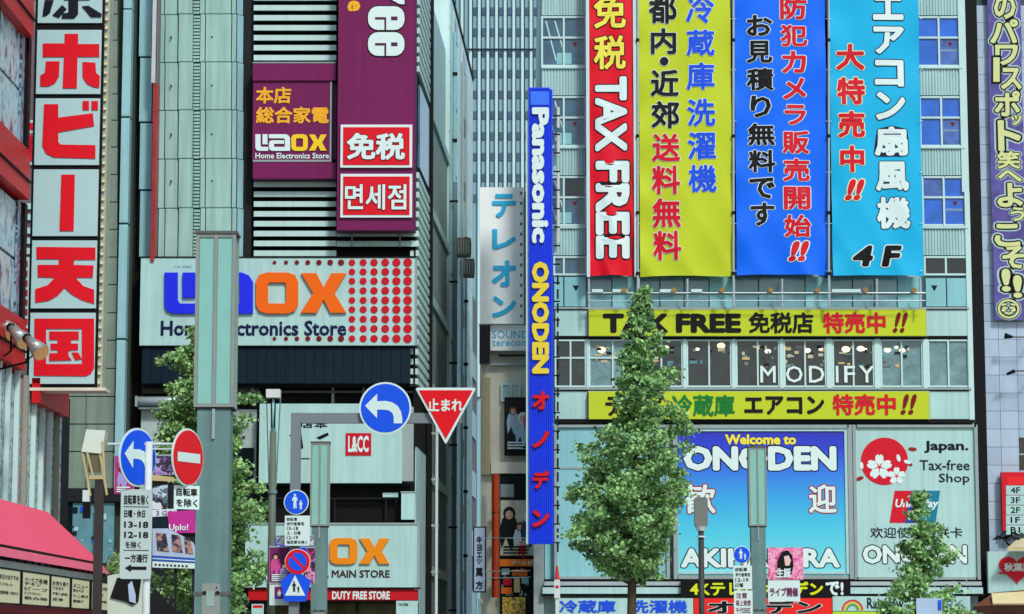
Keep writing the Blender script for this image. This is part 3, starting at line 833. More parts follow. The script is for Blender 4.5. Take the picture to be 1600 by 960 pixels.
# louvres that turn the corner along the alley
def side_fins(parent, pa, pb_, zs, h, mat):
    d0, d1 = side(pa), side(pb_)
    for z in zs:
        mb = MB(); mb.extr([(AX(d0) + .02, d0, z), (AX(d1) + .02, d1, z), (AX(d1) + .02, d1, z + h), (AX(d0) + .02, d0, z + h)], (-.35, 0, 0))
        mb.build('side_louvre', mat, parent)
sidewall('side_louvre_backing', BLACK, 650.5, 668, 9.6, zt, .08, inset=.1)
z = W(0, 600, DL)[2]
fz = []
while z < zt:
    if not (20.9 < z < 24.9): fz.append(z)
    z += .41
side_fins(lax, 650.5, 668, fz, .24, LV)
d0, d1 = side(651), side(667.5)
mb = MB(); mb.extr([(AX(d0) + .03, d0 + .3, 21.2), (AX(d1) + .03, d1 - .3, 21.2), (AX(d1) + .03, d1 - .3, 24.7), (AX(d0) + .03, d0 + .3, 24.7)], (-.1, 0, 0))
mb.build('side_window', GGREY, lax)
# --- dark mesh bays further along the alley wall, with pale floor bands
MESH = M('grey_mesh_screen', (146, 166, 164), rough=.7, var=.2, scale=3, bump=.3)
zz = [(1.0, 4.4), (4.8, 8.4), (8.8, 12.4), (12.8, 16.3), (16.8, 20.2), (20.7, 24.6)]
for a, b in zz:
    sidewall('mesh_screen', MESH, 669.5, 695.5, a, b, .1, inset=-.02)
    for dd in (669.5, 695.5):
        sidewall('screen_frame', WALLW, dd, dd + 1.1, a, b, .12, inset=-.1)
for z in (4.4, 8.4, 12.4, 16.3, 20.2, 24.6):
    sidewall('floor_band', WALLW, 669, 697, z, z + .42, .3, inset=-.12)
sidewall('corner_strip', BLACK, 668.2, 669.4, 0, zt, .2, inset=-.13)

# --- main sign board
ms = root('store_sign', 'big white store sign with blue and orange logo and red dot pattern', 'sign', W(435, 540, DL - .5))
DM = DL - .8
pb(ms, 'face', WHITE, 219, 403, 650, 540, DM, .7)
pb(ms, 'rim', BLACK, 218, 401, 651, 403, DM - .03, .75)
pb(ms, 'rim', BLACK, 218, 540, 651, 541.5, DM - .03, .75)
pb(ms, 'rim', GREYL, 648.6, 403, 651, 540, DM - .03, .75)
LBL = M('logo_blue', (36, 48, 232), rough=.35, var=.04); LOR = M('logo_orange', (240, 104, 16), rough=.35, var=.04)
TH = .12
def logo(parent, x0, y0, x1, y1, D, blue, orange, th, edge=None):
    """L a O X logotype in the photo rectangle; drawn in a 294 x 66 box"""
    def P(pts): return [(x0 + u / 294.0 * (x1 - x0), y0 + v / 66.0 * (y1 - y0)) for u, v in pts]
    B = Letters(); O = Letters()
    B.poly(P([(0, 0), (21, 0), (21, 45), (25, 50), (52, 50), (52, 66), (14, 66), (4, 62), (0, 54)]), D, th)   # outer L
    B.poly(P([(29, 0), (49, 0), (49, 40), (29, 40)]), D - .001, th)                                              # inner block
    B.poly(P([(55, 0), (124, 0), (135, 5), (141, 15), (141, 66), (100, 66), (100, 50), (120, 50), (120, 20), (116, 16), (55, 16)]), D, th)
    B.poly(P([(99.9, 66), (66, 66), (57, 60), (55, 52), (55, 38), (58, 28), (66, 24), (117, 24), (117, 38), (76, 38), (76, 50), (99.9, 50)]), D, th)
    # O as a ring of two pieces
    o_out = [(163, 0), (196, 0), (208, 4), (213, 14), (213, 52), (208, 62), (196, 66), (163, 66)]
    O.poly(P([(179.9, 0), (163, 0), (151, 4), (146, 14), (146, 52), (151, 62), (163, 66), (179.9, 66), (179.9, 50), (167, 50), (165, 47), (165, 19), (167, 16), (179.9, 16)]), D, th)
    O.poly(P([(180, 0), (196, 0), (208, 4), (213, 14), (213, 52), (208, 62), (196, 66), (180, 66), (180, 50), (192, 50), (194, 47), (194, 19), (192, 16), (180, 16)]), D, th)
    O.poly(P([(218, 1), (242, 1), (254, 24), (266, 1), (290, 1), (271, 33), (290, 65), (265, 65), (254, 43), (243, 65), (217, 65), (237, 33)]), D, th)
    B.build('logo_blue', blue, parent); O.build('logo_orange', orange, parent)
logo(ms, 257, 426, 545, 490, DM - .13, LBL, LOR, .12)
words(ms, 'lettering', 'Home Electronics Store', (251, 501, 541, 525), DM - .02, TEXTNVY, w=.028)
words(ms, 'small_lettering', 'アキバ本店', (272, 415, 299, 419), DM - .02, M('faint_lettering', (120, 140, 140), var=0), w=.005)
DOT = M('red_dot', (196, 22, 40), rough=.4, var=.1); DOTD = M('dark_red_dot', (120, 20, 34), rough=.4, var=.1)
xs = [429, 447, 464, 481, 498.5, 516, 533, 550, 567.5, 584.5, 602, 619.5, 637]
ys = [410.5, 425, 439.5, 454.5, 469.5, 484, 499, 514, 529.5]
for i, cx in enumerate(xs):
    for j, cy in enumerate(ys):
        if i < 7 and j not in (0, 8): continue
        r = 2.9 + .33 * i
        x, _, z = W(cx, cy, DM); rr = r / FOC * (DM)
        MB().disc(x, z, rr, DM - .03, DM - .001, 16).build('dot', DOT if i > 6 else DOTD, ms)
nb = root('cladding_band', 'dark navy ribbed band directly under the big white store sign', 'panel', W(435, 600, DL - .5))
for a in range(221, 640, 15):
    X0, X1, z0, z1 = R(a, 542.5, min(a + 14.7, 647), 599, DM)
    piece(nb, 'cladding_panel', NAVY, X0, X1, DM + .1, DM + .5, z0, z1, .01)
# recess under the band
pb(lax, 'soffit', DARK, 220, 600, 650, 604, DL - .3, 1.0)
pb(lax, 'recess_beam', M('olive_steel', (96, 100, 88), rough=.6, var=.2), 222, 605, 405, 615, DL + .4, .3)
pb(lax, 'recess_beam', GREYL, 384, 603, 640, 606, DL + .3, .3)
pb(lax, 'recess_beam', M('olive_steel'), 430, 611, 645, 614, DL + .2, .3)
for a in (392, 518, 566, 610): pb(lax, 'recess_post', GREYL, a, 606, a + 4, 632, DL + .3, .3)
duct = root('duct', 'horizontal shiny pale duct under the navy band, left of the street lamp column', 'duct', W(260, 634, DL))
MB().tube(W(212, 627, DL - .1), W(308, 627, DL - .1), .2, n=16).build('duct_pipe', STEEL, duct, smooth=True)
pb(duct, 'flange', GREYL, 211, 619, 214, 635, DL - .4, .6)
pb(duct, 'mounting_channel', GREYL, 216, 636, 308, 639, DL - .1, .4)
pb(lax, 'lower_wall', M('greyish_panel_white', (170, 188, 186), rough=.6, var=.2), 219, 640, 400, 818, DL + .35, .3)  # lower wall in one even greyish white
pb(lax, 'shop_window', GDARK, 236, 700, 396, 812, DL + .25, .08)
for a in (262, 300, 345): pb(lax, 'window_mullion', GREYL, a, 700, a + 3, 812, DL + .2, .06)
# white board with the small red logo
wb = root('store_sign', 'plain white board with a small red square logo and black script lettering', 'sign', W(516, 755, DL - .3))
pb(wb, 'face', WHITE, 405, 631, 628, 755, DL - .5, .4)
pb(wb, 'edge', GREYL, 628, 636, 646, 752, DL - .3, .3)
pb(wb, 'logo_square', M('logo_red', (196, 24, 44), rough=.4, var=.04), 540, 677, 580, 712, DL - .53, .025)
words(wb, 'logo_lettering', 'L&CC', (544, 681, 576, 707), DL - .55, TEXTWHT, w=.035)
words(wb, 'script_lettering', '店本', (468, 659, 512, 669), DL - .52, TEXTBLK, w=.02)
L = Letters().poly([(494, 684), (512, 676), (514, 680), (500, 687)], DL - .52).poly([(452, 680), (470, 672), (474, 700), (462, 706), (455, 700), (466, 694)], DL - .52); L.poly([(455, 716), (484, 716), (484, 717.5), (455, 717.5)], DL - .52)
L.build('script_lettering', TEXTBLK, wb)
# dark opening below
pb(lax, 'opening', BLACK, 388, 756, 648, 816, DL + .3, .3)
for y in (757, 778): pb(lax, 'opening_rail', DARK, 405, y, 640, y + 2, DL - .05, .1)
for a in (522, 602): pb(lax, 'opening_post', DARK, a, 780, a + 2, 815, DL - .02, .1)
pb(lax, 'small_white_plate', WHITE, 598, 770, 622, 777, DL - .1, .05)
bx_ = root('wall_box', 'white box fixed at the right end of the dark opening above the lower store sign', 'box', W(637, 812, DL))
pb(bx_, 'body', WHITE, 627, 770, 648, 812, DL - .4, .5)
pb(bx_, 'lid', GREYL, 626, 768, 649, 770, DL - .43, .55)
# lower sign
ls = root('store_sign', 'lower white sign with orange letters above the red duty free band', 'sign', W(520, 920, DL - .4))
pb(ls, 'face', WHITE, 383, 820, 653, 918, DL - .9, .7)
pb(ls, 'rim', GREYL, 382, 817, 656, 820, DL - .94, .8); pb(ls, 'rim', BLACK, 382, 918, 656, 920, DL - .92, .8); pb(ls, 'rim', GREYL, 653, 820, 656, 918, DL - .94, .8)
logo(ls, 420, 841, 611, 882, DL - 1.0, LBL, M('logo_amber', (236, 140, 24), rough=.4, var=.05), .09)
words(ls, 'lettering', 'AKIHABARA MAIN STORE', (426, 891, 609, 903), DL - .92, M('brown_black_lettering', (60, 36, 30), var=0), w=.025)
rb = root('fascia_band', 'red fascia band reading DUTY FREE STORE under the lower white sign', 'sign', W(520, 945, DL - .4))
pb(rb, 'face', M('fascia_red', (190, 24, 32), rough=.4, var=.1), 388, 921, 653, 938, DL - .8, .5)
words(rb, 'lettering', '免税店', (486, 924, 508, 936), DL - .82, TEXTWHT, w=.02)
words(rb, 'lettering', 'DUTY FREE STORE', (519, 924, 609, 937), DL - .82, TEXTWHT, w=.035)
pb(rb, 'lower_trim', DARK, 388, 938, 653, 942, DL - .7, .4)
sp = root('store_poster', 'white poster with tiny print at the right end of the red fascia', 'poster', W(637, 962, DL))
pb(sp, 'sheet', WHITE, 619, 939, 653, 964, DL - .9, .05)
words(sp, 'lettering', 'TAX FREE', (622, 943, 638, 947), DL - .91, TEXTBLK, w=.03)
rp = root('store_poster', 'white poster with red heading left of the store entrance, under the red fascia', 'poster', W(402, 962, DL))
pb(rp, 'sheet', WHITE, 393, 944, 412, 964, DL - .9, .05)
pb(rp, 'heading', SRED, 395, 946, 410, 950, DL - .91, .008)
# shopfront
pb(lax, 'shopfront', M('shop_interior_glass', (84, 84, 52), rough=.2, var=.8, scale=1.4), 414, 943, 618, 1052, DL - .2, .1)
for a in (388, 470, 556, 650): pb(lax, 'shopfront_pier', DARK, a, 942, a + 4, 1052, DL - .3, .2)

# --- purple sign with small store name (over the louvres)
ps = root('store_sign', 'purple box sign with gold characters and a white and yellow store name, on the louvres', 'sign', W(460, 280, DL))
DP = DL - .5
pb(ps, 'upper_lip', PURPLE, 395, 99, 525, 126, DP - .1, .7)
pb(ps, 'lip_edge', GREYL, 395, 97, 525, 99, DP - .12, .7)
pb(ps, 'face', PURPLE, 395, 127, 516, 250, DP, .5)
pb(ps, 'return', PURPLED, 518, 127, 526, 250, DP + .2, .3)
pb(ps, 'side_trim', GREYL, 515.5, 127, 518, 252, DP - .04, .4)
pb(ps, 'side_trim', GREYL, 395, 250, 518, 253, DP - .03, .4)
pb(ps, 'lower_lip', PURPLE, 395, 254, 525, 279, DP - .1, .7)
for x in (437, 476): pb(ps, 'seam', PURPLED, x, 127, x + .6, 250, DP - .004, .01)
GOLD = M('gold_orange_lettering', (240, 176, 40), var=.05)
words(ps, 'lettering', '本店', (400, 136, 455, 162), DP - .03, GOLD, w=.03)
words(ps, 'lettering', '総合家電', (400, 167, 514, 193), DP - .03, GOLD, w=.03)
logo(ps, 399, 210, 512, 236, DP - .05, TEXTWHT, M('logo_yellow', (244, 206, 40), var=.03), .04)
words(ps, 'small_lettering', 'Home Electronics Store', (399, 239, 514, 248), DP - .03, TEXTWHT, w=.02)
# --- tall purple vertical sign
pv = root('vertical_sign', 'tall purple sign panel with huge rotated white letters ee, over the red tax free plates', 'sign', W(588, 360, DL - 1))
DQ = DL - 1.1
pb(pv, 'face', PURPLE, 528, -80, 648, 360, DQ, .9)
pb(pv, 'edge', PURPLED, 645.5, -80, 650, 360, DQ + .1, .8)
pb(pv, 'edge', BLACK, 527, -80, 529, 360, DQ + .1, .8)
for y in (95, 210, 268): pb(pv, 'seam', PURPLED, 529, y, 646, y + .6, DQ - .004, .01)
for x in (566, 608): pb(pv, 'seam', PURPLED, x, -80, x + .5, 360, DQ - .004, .01)
LE = Letters(); LO = Letters(); LS = Letters()
def rrect(x0, y0, x1, y1, r):
    p = []
    for cx, cy, a0 in ((x1 - r, y1 - r, 0), (x0 + r, y1 - r, 90), (x0 + r, y0 + r, 180), (x1 - r, y0 + r, 270)):
        p += [(cx + r * math.cos(math.radians(a0 + t)), cy + r * math.sin(math.radians(a0 + t))) for t in (0, 22, 45, 68, 90)]
    return p
for y0 in (10, 50.5):
    LO.poly(rrect(573.5, y0 - 1.5, 633.5, y0 + 38.5, 17), DQ - .03); LE.poly(rrect(575, y0, 632, y0 + 37, 15.5), DQ - .06, .025)
    LS.poly([(600.5, y0 + 17), (603.5, y0 + 17), (603.5, y0 + 37.6), (600.5, y0 + 37.6)], DQ - .065)
    LS.poly([(586, y0 + 17), (600.4, y0 + 17), (600.4, y0 + 21), (586, y0 + 21)], DQ - .065); LS.poly([(611, y0 + 16), (621, y0 + 16), (621, y0 + 22), (611, y0 + 22)], DQ - .065)
LO.poly([(601, -62), (633.5, -62), (633.5, 9), (624, 8), (610, 0), (601, -12)], DQ - .03); LE.poly([(603, -60), (632, -60), (632, 7), (624, 6.5), (612, 0), (603, -12)], DQ - .06, .025)
LE.build('lettering', TEXTWHT, pv); LO.build('lettering_outline', TEXTBLK, pv); LS.build('letter_slit', PURPLED, pv)['kind'] = 'stuff'
words(pv, 'small_lettering', 'fre', (543, -70, 563, -12), DQ - .03, GOLD, w=.04, rot=-90)
words(pv, 'small_lettering', 'e', (543, 1, 563, 18), DQ - .03, GOLD, w=.04, rot=-90)
for k, (txt, y0, y1, ty0, ty1, lb) in enumerate((('免税', 195, 262, 208, 250, 'red plate with two white characters for tax free on the purple sign'), ('면세점', 272, 340, 288, 328, 'red plate with three white Korean letters, lower one on the purple sign'))):
    rt = root('tax_free_plate', lb, 'sign', W(588, y1, DQ - .2), group='red tax free plates')
    pb(rt, 'border', TEXTWHT, 532, y0, 644, y1, DQ - .12, .1)
    pb(rt, 'face', SRED, 536, y0 + 4, 640, y1 - 4, DQ - .14, .03)
    words(rt, 'lettering', txt, (542 if k == 0 else 539, ty0, 633 if k == 0 else 635, ty1), DQ - .18, TEXTWHT, w=.035 if k == 0 else .02, omat=M('dark_red_lettering'), out=.025)
# thin red blade sign
bl = root('blade_sign', 'thin red blade sign seen almost edge-on beside the weathered tower', 'sign', W(240, 408, DL))
pb(bl, 'face', M('faded_red_enamel', (170, 50, 56), rough=.4, var=.25), 237.5, 130, 243, 408, DL - .9, .9)
pb(bl, 'upper_face', M('faded_pale_enamel', (196, 196, 196), rough=.4, var=.15), 238, -60, 244, 129.5, DL - .9, .9)
pb(bl, 'edge_strip', M('dull_grey_metal', (120, 120, 124), rough=.5), 243.3, -60, 245, 408, DL - .8, .8)

# ================================================================== buildings further down the alley
al = root('alley_building', 'pale plain building with pipes behind the store, lining the alley', 'building', (AX(124), 124, 0))
def swall(name, mat, pa, pb_, z0, z1, th, inset, parent): return sidewall(name, mat, pa, pb_, z0, z1, th, parent, inset)
swall('wall', M('pale_alley_wall', (206, 238, 236), rough=.6, var=.1, scale=.5, streak=.12), 697.5, 736, 0, 33.6, 8, -.02, al)
PW_ = M('pale_alley_wall')
for i, (pa, pb_) in enumerate(((698, 704.6), (705, 711.6), (712, 718.6), (719, 726), (726.4, 735.6))):
    for k in range(19):
        swall('wall_panel', PW_, pa, pb_, .4 + k * 1.74, .4 + k * 1.74 + 1.69, .06, -.045, al)
        if i in (1, 3) and k % 2 == 0: swall('window', GGREY, pa + 1.2, pb_ - 1.2, .8 + k * 1.74, 1.75 + k * 1.74, .03, -.075, al)
swall('roof_edge', BLACK, 697.5, 736, 33.6, 33.75, .4, -.1, al)
for z0, z1 in ((2, 6), (8, 11), (13, 16)):
    swall('shutter', M('grey_shutter', (130, 142, 142), rough=.6, var=.2), 701, 712, z0, z1, .06, -.04, al)
for pxx in (703, 716, 722):
    d = side(pxx); MB().tube((AX(d) + .15, d, .1), (AX(d) + .15, d, 32), .07, n=8).build('pipe', PALEB if pxx < 710 else GREYL, al)
for pxx, n_ in ((703, 8), (722, 6)):
    for k in range(n_):
        d = side(pxx); z = 6 + k * 3.4; MB().box(AX(d) + .02, AX(d) + .28, d - .12, d + .12, z, z + .14).build('pipe_clamp', BLACK, al)
acs = ['boxy air conditioner on the pale alley wall, upper one', 'boxy air conditioner on the pale alley wall, just below another']
for k, (pxx, z) in enumerate(((711, 21.2), (717, 20.6))):
    d = side(pxx); rt = root('air_conditioner', acs[k], 'air conditioner', (AX(d) + .5, d, z), group='air conditioners on the alley wall')
    MB().box(AX(d) + .06, AX(d) + .75, d - .5, d + .5, z, z + .9).build('casing', M('brown_grey_casing', (104, 98, 84), rough=.6), rt)
    mb = MB(); mb.box(AX(d) + .751, AX(d) + .77, d - .35, d + .35, z + .15, z + .75); mb.build('grille', BLACK, rt)
    mb = MB()
    for i in range(5): mb.box(AX(d) + .1 + i * .13, AX(d) + .15 + i * .13, d - .52, d - .505, z + .1, z + .8)
    mb.build('fin', GREYL, rt)
al2 = root('alley_building', 'grey darker building at the far end of the alley wall', 'building', (AX(150), 150, 0))
swall('wall', M('grey_render', (120, 128, 130), rough=.7, var=.2, streak=.2), 736.5, 752, 0, 22, 8, .3, al2)
for z0 in (3, 6.5, 10, 13.5, 17): swall('window', GDARK, 739, 749, z0, z0 + 1.5, .06, .22, al2)
dp = root('drain_pipe', 'thin white drain pipe on the store corner beside the alley', 'pipe', (AX(side(668.5)) + .25, side(668.5) - 1, 0))
d = side(668.5); MB().tube((AX(d) + .35, d, .1), (AX(d) + .35, d, 11.2), .07, n=8).build('pipe', WHITEP, dp)
for z in (2.5, 4.5, 6.5, 8.5, 10.5): MB().box(AX(d) + .05, AX(d) + .45, d - .06, d + .06, z, z + .1).build('bracket', GREYL, dp)
dp = root('drain_pipe', 'thick blue-grey drain pipe further down the alley wall', 'pipe', (AX(side(699)) + .25, side(699), 0))
d = side(699); MB().tube((AX(d) + .3, d, .1), (AX(d) + .3, d, 24), .12, n=8).build('pipe', M('blue_grey_pipe', (110, 140, 150), rough=.5), dp)
for z in (3, 7, 11, 15, 19, 23): MB().box(AX(d) + .02, AX(d) + .44, d - .13, d + .13, z, z + .08).build('bracket', BLACK, dp)

# far office tower with fins
DT = 230.0
ft = root('office_tower', 'distant pale blue office tower with thin vertical fins, above the alley', 'building', base(788, DT))
a, b, z0, z1 = R(690, -60, 900, 999, DT)
MB().box(a, b, DT + .4, DT + 30, 0, z1).build('wall', M('tower_blue_cladding', (140, 178, 192), rough=.4, var=.08, scale=.2), ft)
FIN = M('tower_fin', (190, 222, 224), rough=.5, var=.05); FINB = M('tower_fin_gap', (30, 40, 46), rough=.5)
TW = glassM('tower_window_glass', (58, 98, 128), rough=.1, var=.3, scale=.3)
for k, cx in enumerate([692 + 13.6 * i for i in range(16)]):
    pb(ft, 'fin', FIN, cx, -60, cx + 4.2, 620, DT, .5)
    pb(ft, 'dark_line', FINB, cx + 4.4, -60, cx + 6.0, 620, DT + .25, .2)  # thin near-black line to the right of each fin
for cx in [692 + 13.6 * i for i in range(3, 13)]:
    y = -22.0
    while y < 330:
        X0, X1, z0_, z1_ = R(cx + 7, y, cx + 12.6, y + 12, DT); piece(ft, 'window', TW, X0, X1, DT + .3, DT + .42, z0_, z1_, 0)
        y += 32.5
pb(ft, 'belt_line', FINB, 690, 76, 900, 78, DT - .15, .1)

# ------------------------------------------------------------------ white building with the katakana sign inside the alley
DK = 112.0
kb = root('narrow_building', 'cream building at the end of the alley behind the blue vertical sign', 'building', base(795, DK))
xa, xb, _, _ = R(751, 500, 846, 560, DK)
MB().box(xa, xb, DK + .3, DK + 15, 0, W(0, 308, DK)[2]).build('wall', M('cream_wall', (214, 216, 196), rough=.6, var=.1, streak=.1), kb)
window(kb, 784, 600, 812, 626, DK + .1, [0.5], [], GTEAL)
pb(kb, 'side_pilaster', M('beige_render', (176, 170, 140), rough=.6, var=.1), 752, 590, 766, 742, DK, .35)
pb(kb, 'cornice', GREYL, 766, 568, 846, 571, DK, .4)
pb(kb, 'cable_tray', BLACK, 779, 554, 828, 556.5, DK - .1, .2)
pb(kb, 'lintel', M('cream_trim', (222, 220, 200), rough=.6), 767, 722, 846, 740, DK - .05, .4)
pb(kb, 'dark_floor', DARK, 781, 741, 846, 779, DK + .1, .25)
pb(kb, 'grey_panel', GREYL, 782, 757, 803, 777, DK + .02, .1)
pb(kb, 'shopfront', DARK, 781, 862, 846, 1040, DK + .1, .3)
rg = random.Random(5)
for k, (x0_, y0_, x1_, y1_, m_) in enumerate(((784, 888, 796, 898, WHITE), (800, 890, 824, 900, M('warm_sign_orange', (236, 120, 50))), (786, 903, 799, 915, TEXTRED), (803, 904, 812, 926, M('warm_sign_cream', (236, 214, 150))), (815, 903, 826, 912, PALEB), (783, 918, 800, 928, M('warm_sign_orange')))):
    pb(kb, 'hanging_shop_sign', m_, x0_, y0_, x1_, y1_, DK - .25 - k * .01, .06)
for k in range(24):
    a = rg.uniform(783, 822); y = rg.uniform(880, 930); pb(kb, 'shop_clutter', (STEEL, WHITE, GREYL, DARK)[k % 4], a, y, a + rg.uniform(2, 7), y + rg.uniform(2, 8), DK + .02 - k * .002, .05)
ks = root('vertical_sign', 'white vertical sign with cyan katakana characters above the alley', 'sign', W(785, 505, DK))
pb(ks, 'face', M('ivory_sign_face', (246, 252, 249), rough=.4, var=.06), 750, 293, 818, 506, DK - .6, .7)
pb(ks, 'edge', GREYL, 818.5, 300, 828, 506, DK - .4, .5)
for k in range(13): pb(ks, 'bolt', BLACK, 813, 300 + k * 16, 815.5, 304 + k * 16, DK - .63, .03)
KC = M('cyan_katakana', (50, 186, 232), rough=.4, var=.08)
for ch, a, b in (('テ', 303, 340), ('レ', 358, 390), ('オ', 407, 448), ('ン', 463, 496)):
    words(ks, 'lettering', ch, (769, a, 806, b), DK - .66, KC, w=.035, th=.05)
k2 = root('shop_sign', 'small white panel with cyan outlined letters under the katakana sign', 'sign', W(795, 545, DK))
pb(k2, 'face', M('ivory_sign_face'), 766, 508, 828, 548, DK - .3, .3)
words(k2, 'lettering', 'SOUND', (769, 517, 826, 529), DK - .32, KC, w=.005)
words(k2, 'small_lettering', 'terecom', (769, 532, 826, 541), DK - .32, KC, w=.005)
bb = root('sign_box', 'black box sign hanging at the upper left end of the alley building', 'sign', W(756, 568, DK))
pb(bb, 'body', M('black_box_face', (24, 24, 36), rough=.4, var=.2), 749, 508, 765, 567, DK - .5, .6)
pb(bb, 'top_lip', GREYL, 748.5, 506, 765.5, 508, DK - .55, .65)
pst = root('wall_poster', 'tall printed poster with figures in white and blue on the cream alley wall', 'poster', W(808, 712, DK))
pb(pst, 'frame', BLACK, 788, 621, 830, 712, DK - .2, .2)
figure_print(pst, 790, 624, 829, 704, DK - .23, M('poster_dark_ground', (26, 26, 34)), [(.3, .3, .42, M('print_ice_blue', (170, 200, 216), var=.2, scale=6), M('print_brown', (96, 60, 40), var=0)), (.68, .45, .5, M('print_ice_blue'), TEXTWHT), (.92, .3, .35, PNK, TEXTBLU)], TEXTWHT, 3)
pst = root('wall_poster', 'printed poster in black, cream and white just beside the foot of the blue vertical sign', 'poster', W(808, 872, DK))
pb(pst, 'frame', DARK, 781, 780, 838, 871, DK - .2, .2)
figure_print(pst, 782, 782, 837, 868, DK - .23, M('poster_cream_ground', (206, 206, 186), var=.2, scale=3), [(.25, .35, .6, TEXTBLK, TEXTBLK), (.55, .55, .4, TEXTWHT, M('print_brown')), (.8, .4, .5, M('print_navy', (40, 60, 120), var=.2), TEXTWHT), (.62, .82, .25, TEXTRED, SKINP)], TEXTBLK, 5)
os_ = root('shop_sign', 'narrow orange lit strip sign across the alley shop', 'sign', W(808, 885, DK))
pb(os_, 'face', M('orange_sign', (232, 120, 30), rough=.4, var=.2), 781, 874, 838, 885, DK - .5, .4)
words(os_, 'lettering', 'ゲーム 2F', (800, 876, 832, 883), DK - .52, TEXTWHT, w=.02)
oy = root('notice_board', 'yellow notice board with small dark print at the foot of the alley', 'sign', W(803, 960, DK))
pb(oy, 'face', printM('notice_print_yellow', [(226, 180, 50), (232, 196, 60), (60, 40, 20), (226, 180, 50), (240, 214, 110)], 6), 785, 933, 821, 975, DK - .8, .1)
pb(oy, 'edge', BLACK, 784, 931, 822, 933, DK - .82, .12)
op = root('neon_tube', 'vertical orange tube running down the alley building edge', 'pipe', W(774, 935, DK))
MB().tube(W(775.5, 741, DK - .8), W(775.5, 934, DK - .8), .11, n=10).build('tube', M('bright_orange_paint', (240, 84, 40), rough=.4, var=.1), op)
MB().tube(W(771, 741, DK - .6), W(771, 934, DK - .6), .08, n=10).build('tube', M('dark_orange_paint', (180, 60, 30), rough=.5, var=.1), op)
for y in (800, 841, 905): MB().pbox(768, y, 779, y + 1.6, DK - .9, .9).build('bracket', BLACK, op)
vs2 = root('vertical_sign', 'narrow pale blue vertical sign with black characters deep in the alley', 'sign', W(749, 925, 110))
pb(vs2, 'frame', BLACK, 739, 823, 759.5, 926, 110, .3)
pb(vs2, 'face', M('pale_lavender_face', (160, 180, 206), rough=.4, var=.1), 741, 825, 757.5, 924, 109.97, .02)
column(vs2, 'lettering', [('キ', 749, 838, 849, 9), ('ヨ', 749, 851, 861, 8), ('エ', 749, 863, 871, 8), ('ツ', 749, 873, 881, 8), ('萬', 749, 887, 901, 11), ('方', 749, 908, 921, 11)], 109.94, TEXTBLK, w=.03)
fl = root('light_tube', 'small pale cyan tube light at the alley bottom under the narrow sign', 'lamp', W(750, 960, 118))
MB().tube(W(749.5, 944, 110), W(749.5, 990, 110), .06, n=8).build('tube', PALEB, fl)
MB().pbox(746, 936, 755, 943, 109.9, .2).build('cap', GREYL, fl)
cb = root('cable', 'thin pale cables strung across the alley at mid height', 'cable', W(790, 841, 117))
for ya, yb in ((841, 841), (904, 902), (893, 892)): MB().tube(W(758, ya, 110), W(829, yb, 110), .02, n=6).build('strand', STEEL, cb)
# ================================================================== tiled block at the far right
DR = 108.5
rt_ = root('tiled_building', 'pale blue tiled block at the right edge, beyond the dark gap', 'building', base(1570, DR))
a, b, z0, z1 = R(1514, -80, 1760, 999, DR)
xr0 = W(1531, 480, DR)[0]
MB().box(xr0, xr0 + 14, DR + .12, DR + 16, 0, z1).build('wall', M('tile_grout', (70, 86, 96), rough=.8, var=.1), rt_)
TILE = M('pale_blue_tile', (176, 196, 216), rough=.25, var=.1, scale=.9, streak=.06); TILE2 = M('pale_blue_tile_second', (164, 186, 206), rough=.25, var=.1, scale=.9, streak=.06)
px_m = .765; x0 = xr0; rg = random.Random(4)
zt0 = z1; z = 3.6; r_ = 0
while z < 28.6:
    for i in range(9):
        if r_ < 12 or i < 2 or True:
            xa = x0 + i * px_m
            if i >= 7 and r_ % 2: pass
            piece(rt_, 'tile', TILE if rg.random() < .7 else TILE2, xa + .008, xa + px_m - .008, DR + rg.uniform(0, .012), DR + .14, z + .008, z + px_m - .008, .008)
    z += px_m; r_ += 1
gap = root('wall_return', 'solid black return filling the gap beside the right tiled block', 'wall', base(1522, DO))
MB().box(W(1520, 480, DO)[0] + .02, W(1520, 480, DO)[0] + .55, DO + .45, DO + 20, 0, 33).build('wall', BLACK, gap)  # plain black wall filling the gap between the blocks
pb(rt_, 'corner_edge', BLACK, 1530, 300, 1532, 900, DR + .01, .2)
# purple text banner
pbn = root('hanging_banner', 'narrow purple banner with cream Japanese characters on the tiled block', 'banner', W(1578, 500, DR - .4))
PV = M('violet_banner', (100, 92, 166), rough=.6, var=.45, scale=.8)
for k, (xa, xb, ya, yb) in enumerate(((1543, 1595, -60, 90), (1546, 1598, 90, 240), (1549, 1602, 240, 370), (1553, 1606, 370, 500))):
    pb(pbn, 'cloth', PV, xa, ya, xb, yb, DR - .3, .06)
CRM = M('cream_print', (206, 216, 150), var=0)
ch = [('の', 1570, -8, 30, 34), ('パ', 1569, 30, 68, 44), ('ワ', 1573, 70, 102, 36), ('ー', 1557, 90, 128, 12), ('ス', 1580, 106, 140, 32), ('ポ', 1574, 142, 182, 40), ('ッ', 1588, 180, 196, 16), ('ト', 1577, 188, 236, 36), ('笑', 1576, 236, 264, 36), ('へ', 1578, 266, 284, 38), ('よ', 1578, 286, 324, 40), ('う', 1590, 324, 346, 22), ('こ', 1574, 350, 386, 40), ('そ', 1584, 384, 420, 36), ('!', 1572, 420, 456, 14), ('!', 1590, 430, 466, 14), ('☺', 1576, 468, 498, 34)]
a_ = Letters(); b_l = Letters(); c_l = Letters()
